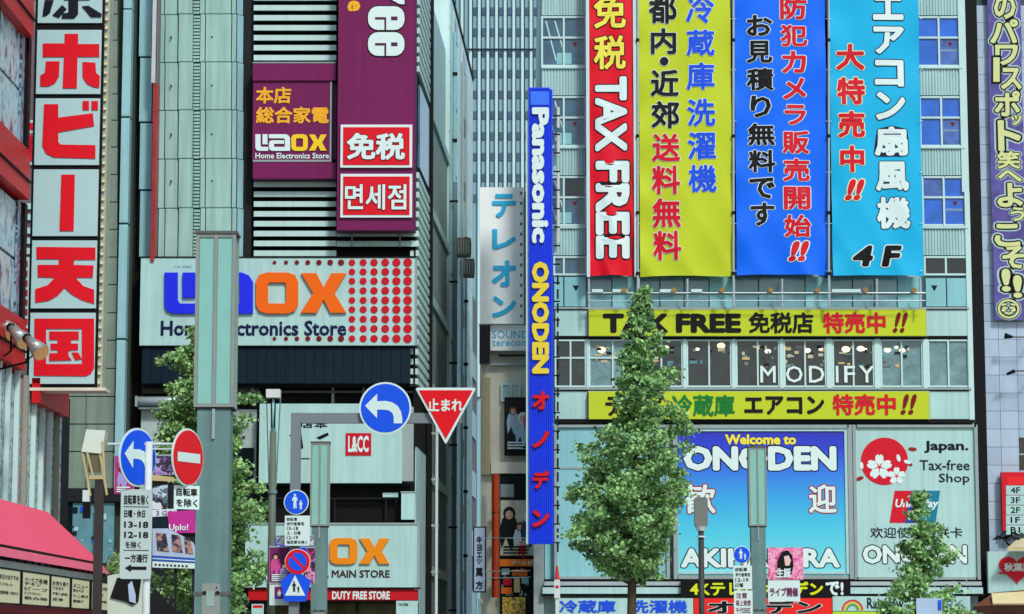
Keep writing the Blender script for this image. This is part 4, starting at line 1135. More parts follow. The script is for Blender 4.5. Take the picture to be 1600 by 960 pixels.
for c, cx, y0, y1, w_ in ch:
    D = DR - .33
    rot = 0; n_ = 'ー'
    if c == 'ー':
        a_.poly([(cx - 5, y0), (cx + 5, y0), (cx + 5, y1), (cx - 5, y1)], D); b_l.poly([(cx - 8, y0 - 3), (cx + 8, y0 - 3), (cx + 8, y1 + 3), (cx - 8, y1 + 3)], D + .012); continue
    a_.put(c, cx - w_ / 2, y0, cx + w_ / 2, y1, D, w=.035); b_l.put(c, cx - w_ / 2, y0, cx + w_ / 2, y1, D + .012, w=.035, out=.05); c_l.put(c, cx - w_ / 2, y0, cx + w_ / 2, y1, D + .022, w=.035, out=.1)
a_.build('lettering', CRM, pbn); b_l.build('lettering_outline', TEXTBLK, pbn); c_l.build('lettering_halo', M('pale_halo_print', (170, 196, 200), var=0), pbn)
# wall lamps with arms
for k, (y, dx, lb) in enumerate(((525, 1570, 'black teardrop spotlight on a thin arm below the purple banner, upper one'), (585, 1573, 'black curved lamp arm on the tiled block, lower of the two'))):
    r = root('wall_spotlight', lb, 'lamp', W(dx, y, DR - 1), group='black arm lamps on the tiled block')
    p0 = W(dx, y, DR - .9); p1 = W(dx + 12, y + (2 if k == 0 else -5), DR - .9); p2 = W(1612, y + (2 if k == 0 else -5), DR - .9); p3 = W(1612, y - 2, DR + .1)
    MB().tube(p0, p1, .13 if k == 0 else .05, .05 if k == 0 else .09, n=12).build('head', BLACK, r, smooth=True)
    MB().tube(p1, p2, .025, n=6).tube(p2, p3, .025, n=6).build('arm', BLACK, r)
pb(rt_, 'dark_window', GDARK, 1593, 684, 1640, 708, DR - .03, .06); pb(rt_, 'dark_window', GDARK, 1593, 711, 1640, 734, DR - .03, .06)
dr = root('directory_sign', 'red framed white floor directory on the tiled block', 'sign', W(1590, 830, DR - .5))
pb(dr, 'frame', M('directory_red', (206, 26, 40), rough=.4, var=.06), 1566, 738, 1640, 830, DR - .5, .35)
pb(dr, 'header', M('directory_red_light', (226, 40, 44), rough=.4, var=.06), 1573, 745, 1640, 758, DR - .52, .03)
for k, t in enumerate(('4F', '3F', '2F', '1F', 'B1')):
    y = 759 + k * 15.5; pb(dr, 'directory_plate', WHITE, 1572, y, 1640, y + 14.5, DR - .53, .03)
    words(dr, 'lettering', t, (1579, y + 2.5, 1594, y + 12), DR - .535, TEXTBLK, w=.02)
hs = root('shop_sign', 'white board with a red heart at the right edge', 'sign', W(1590, 925, DR - 1))
pb(hs, 'face', WHITE, 1544, 862, 1640, 927, DR - 1.2, .3)
pts = []
for i in range(40):
    t = 2 * math.pi * i / 40
    pts.append((1589 + 1.78 * 16 * math.sin(t) ** 3, 888 - 1.5 * (13 * math.cos(t) - 5 * math.cos(2 * t) - 2 * math.cos(3 * t) - math.cos(4 * t))))
vs0 = [W(x, y, DR - 1.24) for x, y in pts]
mb = MB(); mb.prism([(p[0], p[2]) for p in vs0], DR - 1.25, DR - 1.21); mb.build('heart', TEXTRED, hs)
pb(hs, 'heart_band', TEXTRED, 1561, 894, 1617, 897, DR - 1.256, .005)
words(hs, 'lettering', '秋葉原', (1569, 880, 1612, 893), DR - 1.27, TEXTWHT, w=.03)
aw2 = root('awning', 'cream and brown canopy at the bottom right corner', 'awning', W(1570, 960, DR - 2))
P = lambda x, y, D: W(x, y, D)
mb = MB(); mb.extr([P(1521, 948, DR - 4), P(1650, 940, DR - 4), P(1650, 918, DR - 1.3), P(1553, 926, DR - 1.3)], (0, .1, -.12)); mb.build('upper_cloth', M('brown_canvas', (110, 66, 44), rough=.7, var=.3), aw2)
mb = MB(); mb.extr([P(1551, 946, DR - 4.05), P(1650, 946, DR - 4.05), P(1650, 924, DR - 2.6), P(1549, 930, DR - 2.6)], (0, -.06, .07)); mb.build('cream_cloth', M('cream_canvas', (222, 208, 160), rough=.7, var=.15), aw2)
mb = MB(); mb.extr([P(1523, 948, DR - 4.1), P(1650, 948, DR - 4.1), P(1650, 975, DR - 4.1), P(1523, 975, DR - 4.1)][::-1], (0, .05, 0)); mb.build('valance', M('dark_brown_canvas', (60, 34, 26), rough=.7, var=.3), aw2)
cbl = root('cable_bundle', 'tangled black cables between the directory sign and the heart board', 'cable', W(1575, 845, DR - 1))
rg = random.Random(8)
for k in range(9):
    x, y = 1552 + k * 4, 846 - k * .8 + rg.uniform(-4, 4); mb = MB(); p = P(x, y, DR - 1)
    for s in range(7):
        x += rg.uniform(1, 5); y += rg.uniform(-9, 9) * .6; q = P(x, max(826, min(858, y)), DR - 1 - rg.uniform(0, .3)); mb.tube(p, q, .03, n=5); p = q
    mb.build('strand', BLACK, cbl)
sw = root('side_awning', 'small beige canvas roof just above the heart board', 'awning', W(1590, 862, DR - 1))
mb = MB(); mb.extr([P(1574, 856, DR - 2.4), P(1650, 856, DR - 2.4), P(1650, 838, DR - 1.0), P(1590, 842, DR - 1.0)], (0, .06, -.08)); mb.build('cloth', M('beige_canvas', (200, 190, 150), rough=.7, var=.15), sw)
mb = MB(); mb.extr([P(1574, 856.5, DR - 2.41), P(1650, 856.5, DR - 2.41), P(1650, 861, DR - 2.41), P(1574, 861, DR - 2.41)][::-1], (0, .05, 0)); mb.build('valance', M('beige_canvas'), sw)

# ================================================================== stone panelled building left of the store
DS = 104.6
st = root('office_building', 'greenish stone panelled building behind the red and white vertical sign', 'building', base(140, DS))
a, b, z0, z1 = R(-60, -80, 203, 999, DS)
MB().box(a, b, DS + .35, DS + 14, 0, z1).build('wall', M('stone_grout', (56, 66, 60), rough=.8), st)
ysj = [-84, -42, 0, 22, 63, 105, 147, 188, 230, 273, 316, 359, 402, 445, 489, 532, 576, 620, 663, 706, 764]
for y0, y1 in zip(ysj[:-1], ysj[1:]):
    for (xa, xb) in ((-30, 34), (35, 88), (89, 133.5), (134.5, 183)):
        off = (480 - (y0 + y1) / 2) / 480 * -4
        X0, X1, z0, z1 = R(xa, y0 + .8, xb, y1 - .8, DS); piece(st, 'stone_panel', STONE, X0, X1, DS + .02, DS + .36, z0, z1, .02)
for y0, y1 in ((-84, 0), (0, 16), (17, 184), (186, 350), (352, 530), (532, 764)):
    X0, X1, z0, z1 = R(186, y0 + .6, 194, y1 - .6, DS); X0 = W(186, 480, DS)[0]
    piece(st, 'pilaster_panel', TOWERB, W(185, 480, DS)[0], W(198.5, 480, DS)[0], DS - .25, DS + .36, z0, z1, .02)
pb(st, 'dark_beam', DARK, 78, 764, 200, 784, DS - .2, .5)
pb(st, 'window_frame', DARK, 76, 610, 84, 764, DS - .06, .2)
pb(st, 'window_frame', TOWER, 84.5, 612, 88, 762, DS - .02, .1)
for (xa, xb) in ((76, 96), (97, 112), (113, 145), (146, 178)): pb(st, 'shop_glass', GTEAL if xa != 97 else GDARK, xa, 786, xb, 880, DS - .05, .1)
rg = random.Random(12)
for k in range(30):
    xa = rg.uniform(78, 172); ya = rg.uniform(790, 870); pb(st, 'window_notice', (PALEB, TEXTBLU, DARK, GTEAL, WHITE, NAVY)[k % 6], xa, ya, xa + rg.uniform(2, 9), ya + rg.uniform(2, 10), DS - .06 - k * .002, .02)
pb(st, 'ground_floor_wall', DARK, -60, 882, 203, 1056, DS - .05, .3)
x, _, z = W(102, 641, DS); mb = MB(); mb.disc(x, z, .1, DS - .02, DS + .02, 12); mb.build('red_access_mark', M('dark_red_print'), st)
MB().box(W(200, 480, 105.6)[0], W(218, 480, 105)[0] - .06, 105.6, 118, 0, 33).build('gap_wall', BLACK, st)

# ================================================================== red framed building on the left kerb (wall runs away from the viewer)
XL = -14.5
rb_ = root('red_framed_building', 'red girdered shop building at the left edge with pale poster windows', 'building', (XL, 77, 0))
PST = printM('window_print_pale', [(90, 130, 150), (150, 200, 210), (180, 222, 226), (190, 226, 228), (160, 206, 214), (130, 150, 176), (50, 70, 90)], 1.1)
MB().box(XL - 9, XL - .15, 52, 75.3, 9.5, 27).build('wall', DARK, rb_)
MB().box(XL - 9, XL - .15, 52, 82.2, 0, 9.5).build('wall', DARK, rb_)
def xbox(y0, y1, z0, z1, x0, x1): return MB().box(x0, x1, y0, y1, z0, z1)
for z in (9.45, 14.5, 19.4, 24.4): xbox(52, 74.8, z, z + 1.45, XL - .2, XL + .25).build('girder', GRED, rb_); xbox(52, 74.9, z + .5, z + .56, XL + .26, XL + .3).build('girder_lip', BLACK, rb_)
for z in (11.0, 16.05, 20.95):
    for k in range(6):
        y1 = 74.9 - k * 4.0
        for m, (u, v) in enumerate(((0, 1.62), (1.72, 3.35))):
            xbox(y1 - 3.8, y1 - .1, z + u, z + v, XL - .14, XL - .04).build('poster_window', PST, rb_)
        xbox(y1 - .05, y1 + .1, z - .1, z + 3.45, XL - .14, XL + .04).build('mullion', BLACK, rb_)
    xbox(75.0, 75.4, z - .1, z + 3.45, XL - .14, XL + .1).build('end_pier', BLACK, rb_)
    xbox(74.3, 74.8, z, z + 3.4, XL - .03, XL + .02).build('side_print', printM('window_print_blue', [(60, 90, 120), (130, 160, 180), (40, 50, 70)], 2), rb_)
# lower storey: white fins between printed panels
for k in range(14):
    y = 81.4 - k * 1.35
    xbox(y, y + .14, 5.2, 9.42, XL - .02, XL + .13).build('white_fin', FRAMEW if k % 4 else M('tan_fin', (150, 156, 140)), rb_)
    xbox(y + .16, y + 1.3, 5.3, 9.3, XL - .1, XL - .02).build('printed_panel', printM('fin_print_%d' % (k % 3), [[(120, 170, 180), (60, 80, 70), (190, 210, 210), (150, 190, 200)], [(50, 66, 70), (120, 160, 160), (190, 216, 214), (40, 44, 40)], [(150, 190, 200), (190, 100, 110), (110, 150, 160), (210, 225, 225)]][k % 3], 5), rb_)
xbox(77, 82.1, 8.7, 9.45, XL + .05, XL + .3).build('red_fascia', GRED, rb_)
# narrow things between red wall and the vertical sign (further back)
bk = root('rear_shop_front', 'slim dull purple and white shopfront strip squeezed behind the red girders', 'building', (W(45, 500, 92)[0], 92, 0))
pb(bk, 'wall', M('dull_mauve_render', (110, 96, 104), rough=.7, var=.15), 20, 20, 60, 190, 92, 6)
pb(bk, 'white_notice', WHITE, 33, 188, 60, 258, 91.9, .1)
pb(bk, 'red_notice', TEXTRED, 35, 192, 55, 203, 91.87, .03); pb(bk, 'red_notice', TEXTRED, 38, 240, 52, 252, 91.87, .03)
words(bk, 'lettering', '業', (36, 208, 52, 240), 91.86, TEXTRED, w=.02, omat=TEXTBLK, out=.02)
pb(bk, 'lower_wall', M('dull_mauve_render'), 10, 258, 60, 600, 92, 6)
for y in (318, 335, 356, 372, 388): pb(bk, 'white_bar', WHITE, 28, y, 60, y + 9, 91.9, .1)
pb(bk, 'striped_panel', WHITE, 28, 402, 60, 560, 91.9, .1)
for k in range(9): pb(bk, 'red_block', M('dark_red_print'), 31, 408 + k * 15, 35.5, 417 + k * 15, 91.86, .03); pb(bk, 'red_block', M('dark_red_print'), 39, 408 + k * 15, 43, 417 + k * 15, 91.86, .03)
pb(bk, 'base_wall', DARK, 10, 600, 60, 1070, 92, 6)

# ------------------------------------------------------------------ red and white vertical sign
DH = 77.0
hv = root('vertical_sign', 'tall black framed vertical sign with big red characters on white panels, at the left', 'sign', W(107, 608, DH))
XA = W(56.5, 0, DH)[0]; XB = W(170, 0, DH)[0]
zb = W(0, 606, DH)[2]; zt = W(0, -60, DH)[2]
MB().box(XA - .02, XB - .12, DH + .06, DH + .9, zb, zt).build('casing', BLACK, hv)
MB().box(XB - .119, XB + .03, DH + .07, DH + .8, zb, zt).build('side_casing', M('sign_side_metal', (170, 182, 160), rough=.5, var=.2), hv)
MB().box(XA - .1, XB + .14, DH - .02, DH + .95, zb - .09, zb).build('bottom_trim', M('cream_trim', (222, 220, 200)), hv)
for k in range(46):
    z = zb + .15 + k * .28
    if z < zt: MB().tube((XB - .05, DH - .02, z), (XB - .05, DH + .1, z), .045, n=8).build('bulb', M('bulb_glass', (230, 220, 180), rough=.3, var=0), hv)
LP = M('lightbox_panel', (176, 212, 216), rough=.3, var=.05)
cells = [(-60, 36), (47, 147), (154, 258), (265, 369), (376, 482), (489, 600)]
def cell(y0, y1):
    z0, z1 = W(0, y1, DH)[2], W(0, y0, DH)[2]
    piece(hv, 'light_panel', LP, XA + .06, XB - .2, DH, DH + .1, z0, z1, .01)
for c in cells: cell(*c)
SR = M('sign_red_vinyl', (222, 22, 40), rough=.4, var=.04)
def rl(polys, mat=SR, nm='character', out=2.0):
    L = Letters()
    for i, p in enumerate(polys): L.poly(p, DH - .03 - i * .0015, .02)
    L.build(nm, mat, hv)
# last rows of the first character (black)
rl([[(66, 26), (70, 0), (84, 0), (78, 20), (72, 25)], [(107, -10), (122, -10), (122, 22), (116, 29), (96, 29), (98, 21), (107, 20)], [(82, 24), (97, 8), (104, 14), (92, 28)], [(128, 10), (138, 9), (159, 22), (158, 27), (142, 27)],
    [(100, 0), (140, 0), (140, -8), (100, -8)]], M('black_vinyl', (22, 26, 40), rough=.4, var=.05), 'black_character')
# ho
rl([[(101, 53), (122, 53), (122, 69), (155, 69), (155, 89), (121, 89), (120, 138), (98, 138), (100, 89), (67, 89), (67, 68), (101, 68)],
    [(72, 96), (93, 96), (92, 120), (86, 130), (76, 135), (63, 135), (63, 118), (70, 114)],
    [(129, 97), (149, 98), (150, 114), (156, 119), (155, 137), (146, 136), (136, 131), (129, 120)]])
# bi
rl([[(69, 163), (91, 163), (91, 184), (145, 177), (147, 197), (91, 207), (91, 222), (95, 226), (149, 227), (149, 248), (84, 246), (72, 240), (66, 228)],
    [(129, 158), (139, 158), (139, 172), (129, 172)], [(143, 158), (153, 158), (153, 172), (143, 172)]])
# long vowel
rl([[(96, 273), (117, 273), (115, 361), (93, 361)]])
# ten
rl([[(57, 386), (149, 387), (149, 406), (116, 406), (115, 414), (146, 415), (145, 434), (118, 434), (130, 447), (147, 453), (147, 475), (128, 469), (112, 460), (101, 450), (90, 462), (76, 470), (55, 473), (55, 452), (74, 446), (86, 434), (59, 433), (59, 414), (92, 414), (92, 405), (57, 405)]])
# koku: outer ring with inner jewel
rl([[(54, 498), (147, 498), (147, 575), (142, 584), (134, 588), (53, 587), (53, 569), (128, 569), (128, 514), (72, 514), (72, 569), (53.1, 569)],
    [(77, 518), (123, 518), (123, 531), (111, 531), (111, 537), (122, 537), (122, 547), (107, 548), (107, 556), (112, 563), (77, 564), (77, 552), (90, 552), (90, 547), (79, 547), (79, 537), (90, 537), (90, 531), (77, 531)],
    [(112, 551), (122, 551), (128, 561), (118, 563)]])

# floodlights in front of the red building
lbf = ['round silver floodlight nearest the left edge, on the red building', 'silver floodlight in the middle of the cluster beside the vertical sign', 'silver floodlight with amber lens overlapping the vertical sign, rightmost of the cluster']
for k, (cx, cy) in enumerate(((14, 515), (32, 528), (58, 545))):
    Df = 72 - k
    r = root('floodlight', lbf[k], 'lamp', W(cx, cy, Df), group='floodlights on the left building')
    c = Vector(W(cx, cy, Df)); FL = M('flood_silver', (170, 178, 176), rough=.3, metal=.5, var=.3)
    MB().tube(c + Vector((-.3, .1, .3)), c + Vector((.12, -.15, -.1)), .1, .26, n=14).build('reflector', FL, r, smooth=True)
    MB().tube(c + Vector((.12, -.15, -.1)), c + Vector((.15, -.18, -.12)), .24, .24, n=14).build('lens', M('amber_lens', (196, 160, 110), rough=.2, var=.2), r)
    MB().tube(c + Vector((-.3, .1, .3)), c + Vector((-.36, .14, .35)), .14, .1, n=10).build('housing', BLACK, r)
    mb = MB(); mb.tube(c + Vector((-.3, .2, .1)), c + Vector((-.3, .2, -.35)), .03, n=6); mb.tube(c + Vector((-.3, .2, -.35)), (XL, c.y + 1.2, c.z - .5), .03, n=6); mb.tube(c + Vector((.25, .0, .15)), c + Vector((-.3, .2, -.3)), .02, n=6)
    mb.build('arm', BLACK, r)

# ------------------------------------------------------------------ pink awning with menu boards
aw = root('awning', 'pink canvas awning running along the left shop front', 'awning', (-14, 66, 0))
PK = M('pink_canvas', (240, 92, 120), rough=.65, var=.1, scale=1.2, bump=.1, bscale=3)
mb = MB()
mb.extr([(-14, 50, 5.45), (-12, 50, 3.83), (-12, 75.6, 3.83), (-14, 77.6, 5.45)], (0, 0, -.05)); mb.build('canopy', PK, aw)
mb = MB(); mb.extr([(-14, 77.62, 5.45), (-12, 75.62, 3.83), (-12.0, 76.3, 3.5), (-14, 78.2, 3.5)], (0, .03, 0)); mb.build('end_panel', PK, aw)
MB().box(-12.02, -11.98, 50, 75.7, 3.79, 3.85).build('seam_strip', BLACK, aw)
mb = MB(); mb.extr([(-11.98, 50, 3.78), (-11.9, 50, 3.56), (-11.9, 76.6, 3.56), (-11.98, 75.7, 3.78)], (-.03, 0, 0)); mb.build('valance', M('pink_canvas_light', (240, 112, 138), rough=.65, var=.08), aw)
for k in range(26): MB().tube((-11.95, 52 + k * .95, 3.56), (-11.95, 52 + k * .95, 3.48), .035, n=6).build('hook', BLACK, aw)
XM = -12.05
mbz = (2.5, 3.28)
sf = root('stall_front', 'dark red stall front with white fascia under the pink awning', 'stall', (XM, 66, 0))
MB().box(XM - 1.4, XM - .06, 50, 76.0, 0, 2.3).build('counter', M('dark_red_paint', (120, 16, 30), rough=.5, var=.2), sf)
MB().box(XM - .1, XM - .02, 50, 76.0, 2.28, 2.48).build('red_rail', M('dark_red_paint'), sf)
MB().box(XM - .12, XM - .04, 50, 76.0, 2.49, 3.5).build('fascia', M('white_fascia', (206, 214, 204), rough=.6), sf)
MENU = M('menu_board_cream', (240, 242, 196), rough=.5, var=.12, scale=3)
ends = [(-8, 28), (32, 74), (77, 106), (109.5, 137), (141, 167)]
wd = ['partly cropped cream menu board at the left edge', 'widest cream menu board, second from the left', 'cream menu board with four lines of print, third from the left', 'cream menu board, fourth from the left', 'last and smallest cream menu board at the awning tip']
for k, (pa, pb_) in enumerate(ends):
    ya = onX(pa, 910, XM)[1]; yb = onX(pb_, 910, XM)[1]
    r = root('menu_board', wd[k], 'sign', (XM, (ya + yb) / 2, mbz[0]), group='menu boards under the pink awning')
    MB().box(XM, XM + .05, ya, yb, *mbz).build('board', MENU, r)
    MB().box(XM - .01, XM + .06, ya - .09, ya, mbz[0] - .03, mbz[1] + .03).build('frame', BLACK, r); MB().box(XM - .01, XM + .06, yb, yb + .09, mbz[0] - .03, mbz[1] + .03).build('frame', BLACK, r)
    MB().box(XM - .01, XM + .06, ya, yb, mbz[1], mbz[1] + .04).build('frame', BLACK, r)
    rows_ = [['本日のおすすめ', 'ランチセット', '営業時間 11時から'], ['ケバブ各種', 'チキン', 'ビーフ', 'ミックスセット', '飲み物'], ['お持ち帰り', 'できます', '牛丼', '定食'], ['メニュー', '焼きそば', 'たこ焼き', '唐揚げ'], ['営業中', '飲み物', '甘味']][k]
    mb = MB()
    n = len(rows_)
    for j, t in enumerate(rows_):
        vs, fs = glyph(t, .02)
        ax = min(v[0] for v in vs); bx = max(v[0] for v in vs); ay = min(v[1] for v in vs); by = max(v[1] for v in vs)
        h = .085 if j else .12; zc = mbz[1] - .12 - j * (mbz[1] - mbz[0] - .2) / n
        ln = (yb - ya) * (.86 if (j % 2 == 0) else .6); k0 = len(mb.v)
        for (x, y) in vs: mb.v.append((XM + .056, ya + (yb - ya) * .07 + (x - ax) / (bx - ax) * ln, zc - h + (y - ay) / (by - ay) * h))
        for f in fs: mb.f.append(tuple(k0 + i for i in f)); mb.mi.append(0)
    mb.build('lettering', TEXTBLK, r)
# ================================================================== trees
def leafmat(name, a, b):
    m = bpy.data.materials.new(name); m.use_nodes = True; nt = m.node_tree
    nt.nodes.clear()
    out = nt.nodes.new('ShaderNodeOutputMaterial'); df = nt.nodes.new('ShaderNodeBsdfPrincipled'); tr = nt.nodes.new('ShaderNodeBsdfTranslucent')
    df.inputs['Roughness'].default_value = .5; df.inputs['Specular IOR Level'].default_value = .3
    mx = nt.nodes.new('ShaderNodeMixShader'); mx.inputs[0].default_value = .28
    g = nt.nodes.new('ShaderNodeNewGeometry'); n = nt.nodes.new('ShaderNodeTexNoise'); n.inputs['Scale'].default_value = .9
    nt.links.new(g.outputs['Position'], n.inputs['Vector'])
    ad = nt.nodes.new('ShaderNodeMath'); ad.operation = 'ADD'
    ml = nt.nodes.new('ShaderNodeMath'); ml.operation = 'MULTIPLY'; ml.inputs[1].default_value = .55
    nt.links.new(g.outputs['Random Per Island'], ml.inputs[0]); nt.links.new(ml.outputs[0], ad.inputs[0])
    m2 = nt.nodes.new('ShaderNodeMath'); m2.operation = 'MULTIPLY'; m2.inputs[1].default_value = .45
    nt.links.new(n.outputs[0], m2.inputs[0]); nt.links.new(m2.outputs[0], ad.inputs[1])
    cr = nt.nodes.new('ShaderNodeValToRGB'); cr.color_ramp.elements[0].color = a + (1,); cr.color_ramp.elements[1].color = b + (1,)
    cr.color_ramp.elements[0].position = .15; cr.color_ramp.elements[1].position = .75
    nt.links.new(ad.outputs[0], cr.inputs[0]); nt.links.new(cr.outputs[0], df.inputs['Base Color']); nt.links.new(cr.outputs[0], tr.inputs[0])
    nt.links.new(df.outputs[0], mx.inputs[1]); nt.links.new(tr.outputs[0], mx.inputs[2]); nt.links.new(mx.outputs[0], out.inputs[0])
    return m
LEAF = leafmat('ginkgo_leaf', (.035, .11, .035), (.5, .84, .34))
BARK = M('bark', (84, 76, 60), rough=.9, var=.35, scale=6, bump=.5, bscale=20)

def tree(label, cx_top, cx_bot, D, prof, seed, ntuft, nleaf, leaf=.13, ybot=None):
    """prof = [(photo y, left x, right x)] outline of the crown"""
    rg = random.Random(seed)
    x0, _, _ = W(cx_bot, 900, D)
    rt = root('street_tree', label, 'tree', (x0, D, .1), group='young ginkgo street trees')
    P_ = []
    for y, l, r in prof:
        zl = W(l, y, D); zr = W(r, y, D); P_.append((zl[2], zl[0], zr[0]))
    P_.sort()
    def env(z):
        for (za, la, ra), (zb_, lb_, rb2) in zip(P_[:-1], P_[1:]):
            if za <= z <= zb_:
                t = (z - za) / (zb_ - za); return la + (lb_ - la) * t, ra + (rb2 - ra) * t
        return (x0 - .05, x0 + .05)
    ztop = P_[-1][0]; zlow = P_[0][0]; xt = W(cx_top, prof[0][0], D)[0]
    def axis(z): t = max(0, min(1, z / ztop)); return x0 + (xt - x0) * t * t
    tk = MB(); prev = None
    n = 10
    for k in range(n):
        z0 = .1 + (ztop - .6) * k / n; z1 = .1 + (ztop - .6) * (k + 1) / n
        tk.tube((axis(z0), D, z0), (axis(z1), D, z1), .17 * (1 - z0 / ztop) + .02, .17 * (1 - z1 / ztop) + .02, n=9, cap=False)
    tk.build('trunk', BARK, rt, smooth=True)
    br = MB(); lf = MB()
    tz = []
    wmax = max(q[2] - q[1] for q in P_)
    nb = max(14, ntuft // 7); zr = ztop - zlow
    for k in range(nb):
        f = (k + rg.uniform(.0, 1.0)) / nb
        z = zlow + zr * (f ** 1.15) * .97; l, r = env(z); mid = (l + r) / 2; rad = max(.1, (r - l) / 2)
        a = k * 2.4 + rg.uniform(-.5, .5); ln = rad * rg.uniform(.6, 1.1)
        ex = mid + math.cos(a) * ln; ey = D + math.sin(a) * ln; z0 = z - ln * rg.uniform(.25, .6)
        p0 = Vector((axis(max(z0, .5)), D, max(z0, zlow - .5))); p1 = Vector((ex, ey, z + rg.uniform(-.1, .3)))
        br.tube(p0, p1, .045 * (1 - f * .6), .012, n=5, cap=False)
        nt_ = max(3, int(7 * (.35 + rad / (wmax / 2) * .9)))
        for q in range(nt_):
            t = .28 + .74 * (q + rg.random() * .8) / nt_
            c = p0.lerp(p1, min(t, 1.03)); sd = ln * .17 * (1.1 - abs(t - .6))
            c2 = c + Vector((rg.gauss(0, sd), rg.gauss(0, sd), rg.gauss(.05, sd * .7)))
            br.tube(c, c2, .014, .006, n=4, cap=False)
            s_ = (.11 + .16 * rg.random()) * (.6 + .4 * min(1, rad / 1.5))
            tz.append((c2.x, c2.y, c2.z, s_, t))
    for k in range(6):
        z = ztop - .12 * k * zr * .12; tz.append((axis(z) + rg.gauss(0, .05), D + rg.gauss(0, .05), z - .1, .12, .5))
    br.build('branch', BARK, rt)['kind'] = 'stuff'
    for (px, py, z, s, f) in tz:
        for i in range(nleaf):
            # points of a flattish tuft, denser at the middle
            u = Vector((rg.gauss(0, 1), rg.gauss(0, 1), rg.gauss(0, .55))) * s * .8
            c = Vector((px, py, z)) + u
            nrm = (Vector((rg.uniform(-1, 1), rg.uniform(-1, 1), rg.uniform(-.1, 1.3))) + u * .8).normalized()
            t = nrm.orthogonal().normalized(); t.rotate(Matrix.Rotation(rg.uniform(0, 6.28), 3, nrm)); b = nrm.cross(t)
            q = leaf * rg.uniform(.7, 1.4)
            k = len(lf.v)
            lf.v += [tuple(c - t * q * .55), tuple(c + b * q * .42 + t * q * .1), tuple(c + t * q * .5 + nrm * q * .1), tuple(c - b * q * .42 + t * q * .1)]
            lf.f.append((k, k + 1, k + 2, k + 3)); lf.mi.append(0)
    cr_ = lf.build('crown', LEAF, rt)
    cr_['kind'] = 'stuff'
    return rt
tree('tallest conical street tree with a full crown, in front of the blank pale blue panel', 1003, 986, 86,
     [(449, 1001, 1006), (480, 993, 1016), (520, 982, 1030), (560, 968, 1042), (600, 960, 1054), (650, 942, 1068), (690, 922, 1078), (730, 902, 1086), (770, 886, 1082), (810, 872, 1080), (845, 895, 1070), (880, 920, 1040), (900, 950, 1020)], 11, 520, 88)
tree('bushy street tree half hidden behind the big street lamp column, left of centre', 312, 322, 80,
     [(522, 285, 320), (560, 258, 352), (600, 252, 372), (640, 240, 380), (680, 226, 392), (720, 232, 402), (770, 238, 420), (820, 236, 420), (870, 240, 418), (920, 250, 405), (950, 270, 380)], 23, 500, 88)
tree('small thin street tree in front of the white tax-free board, at the right', 1437, 1432, 84,
     [(768, 1435, 1439), (800, 1430, 1448), (830, 1416, 1466), (860, 1404, 1478), (890, 1396, 1486), (920, 1374, 1500), (950, 1360, 1515), (985, 1370, 1500), (1010, 1400, 1460)], 37, 230, 62, leaf=.13)

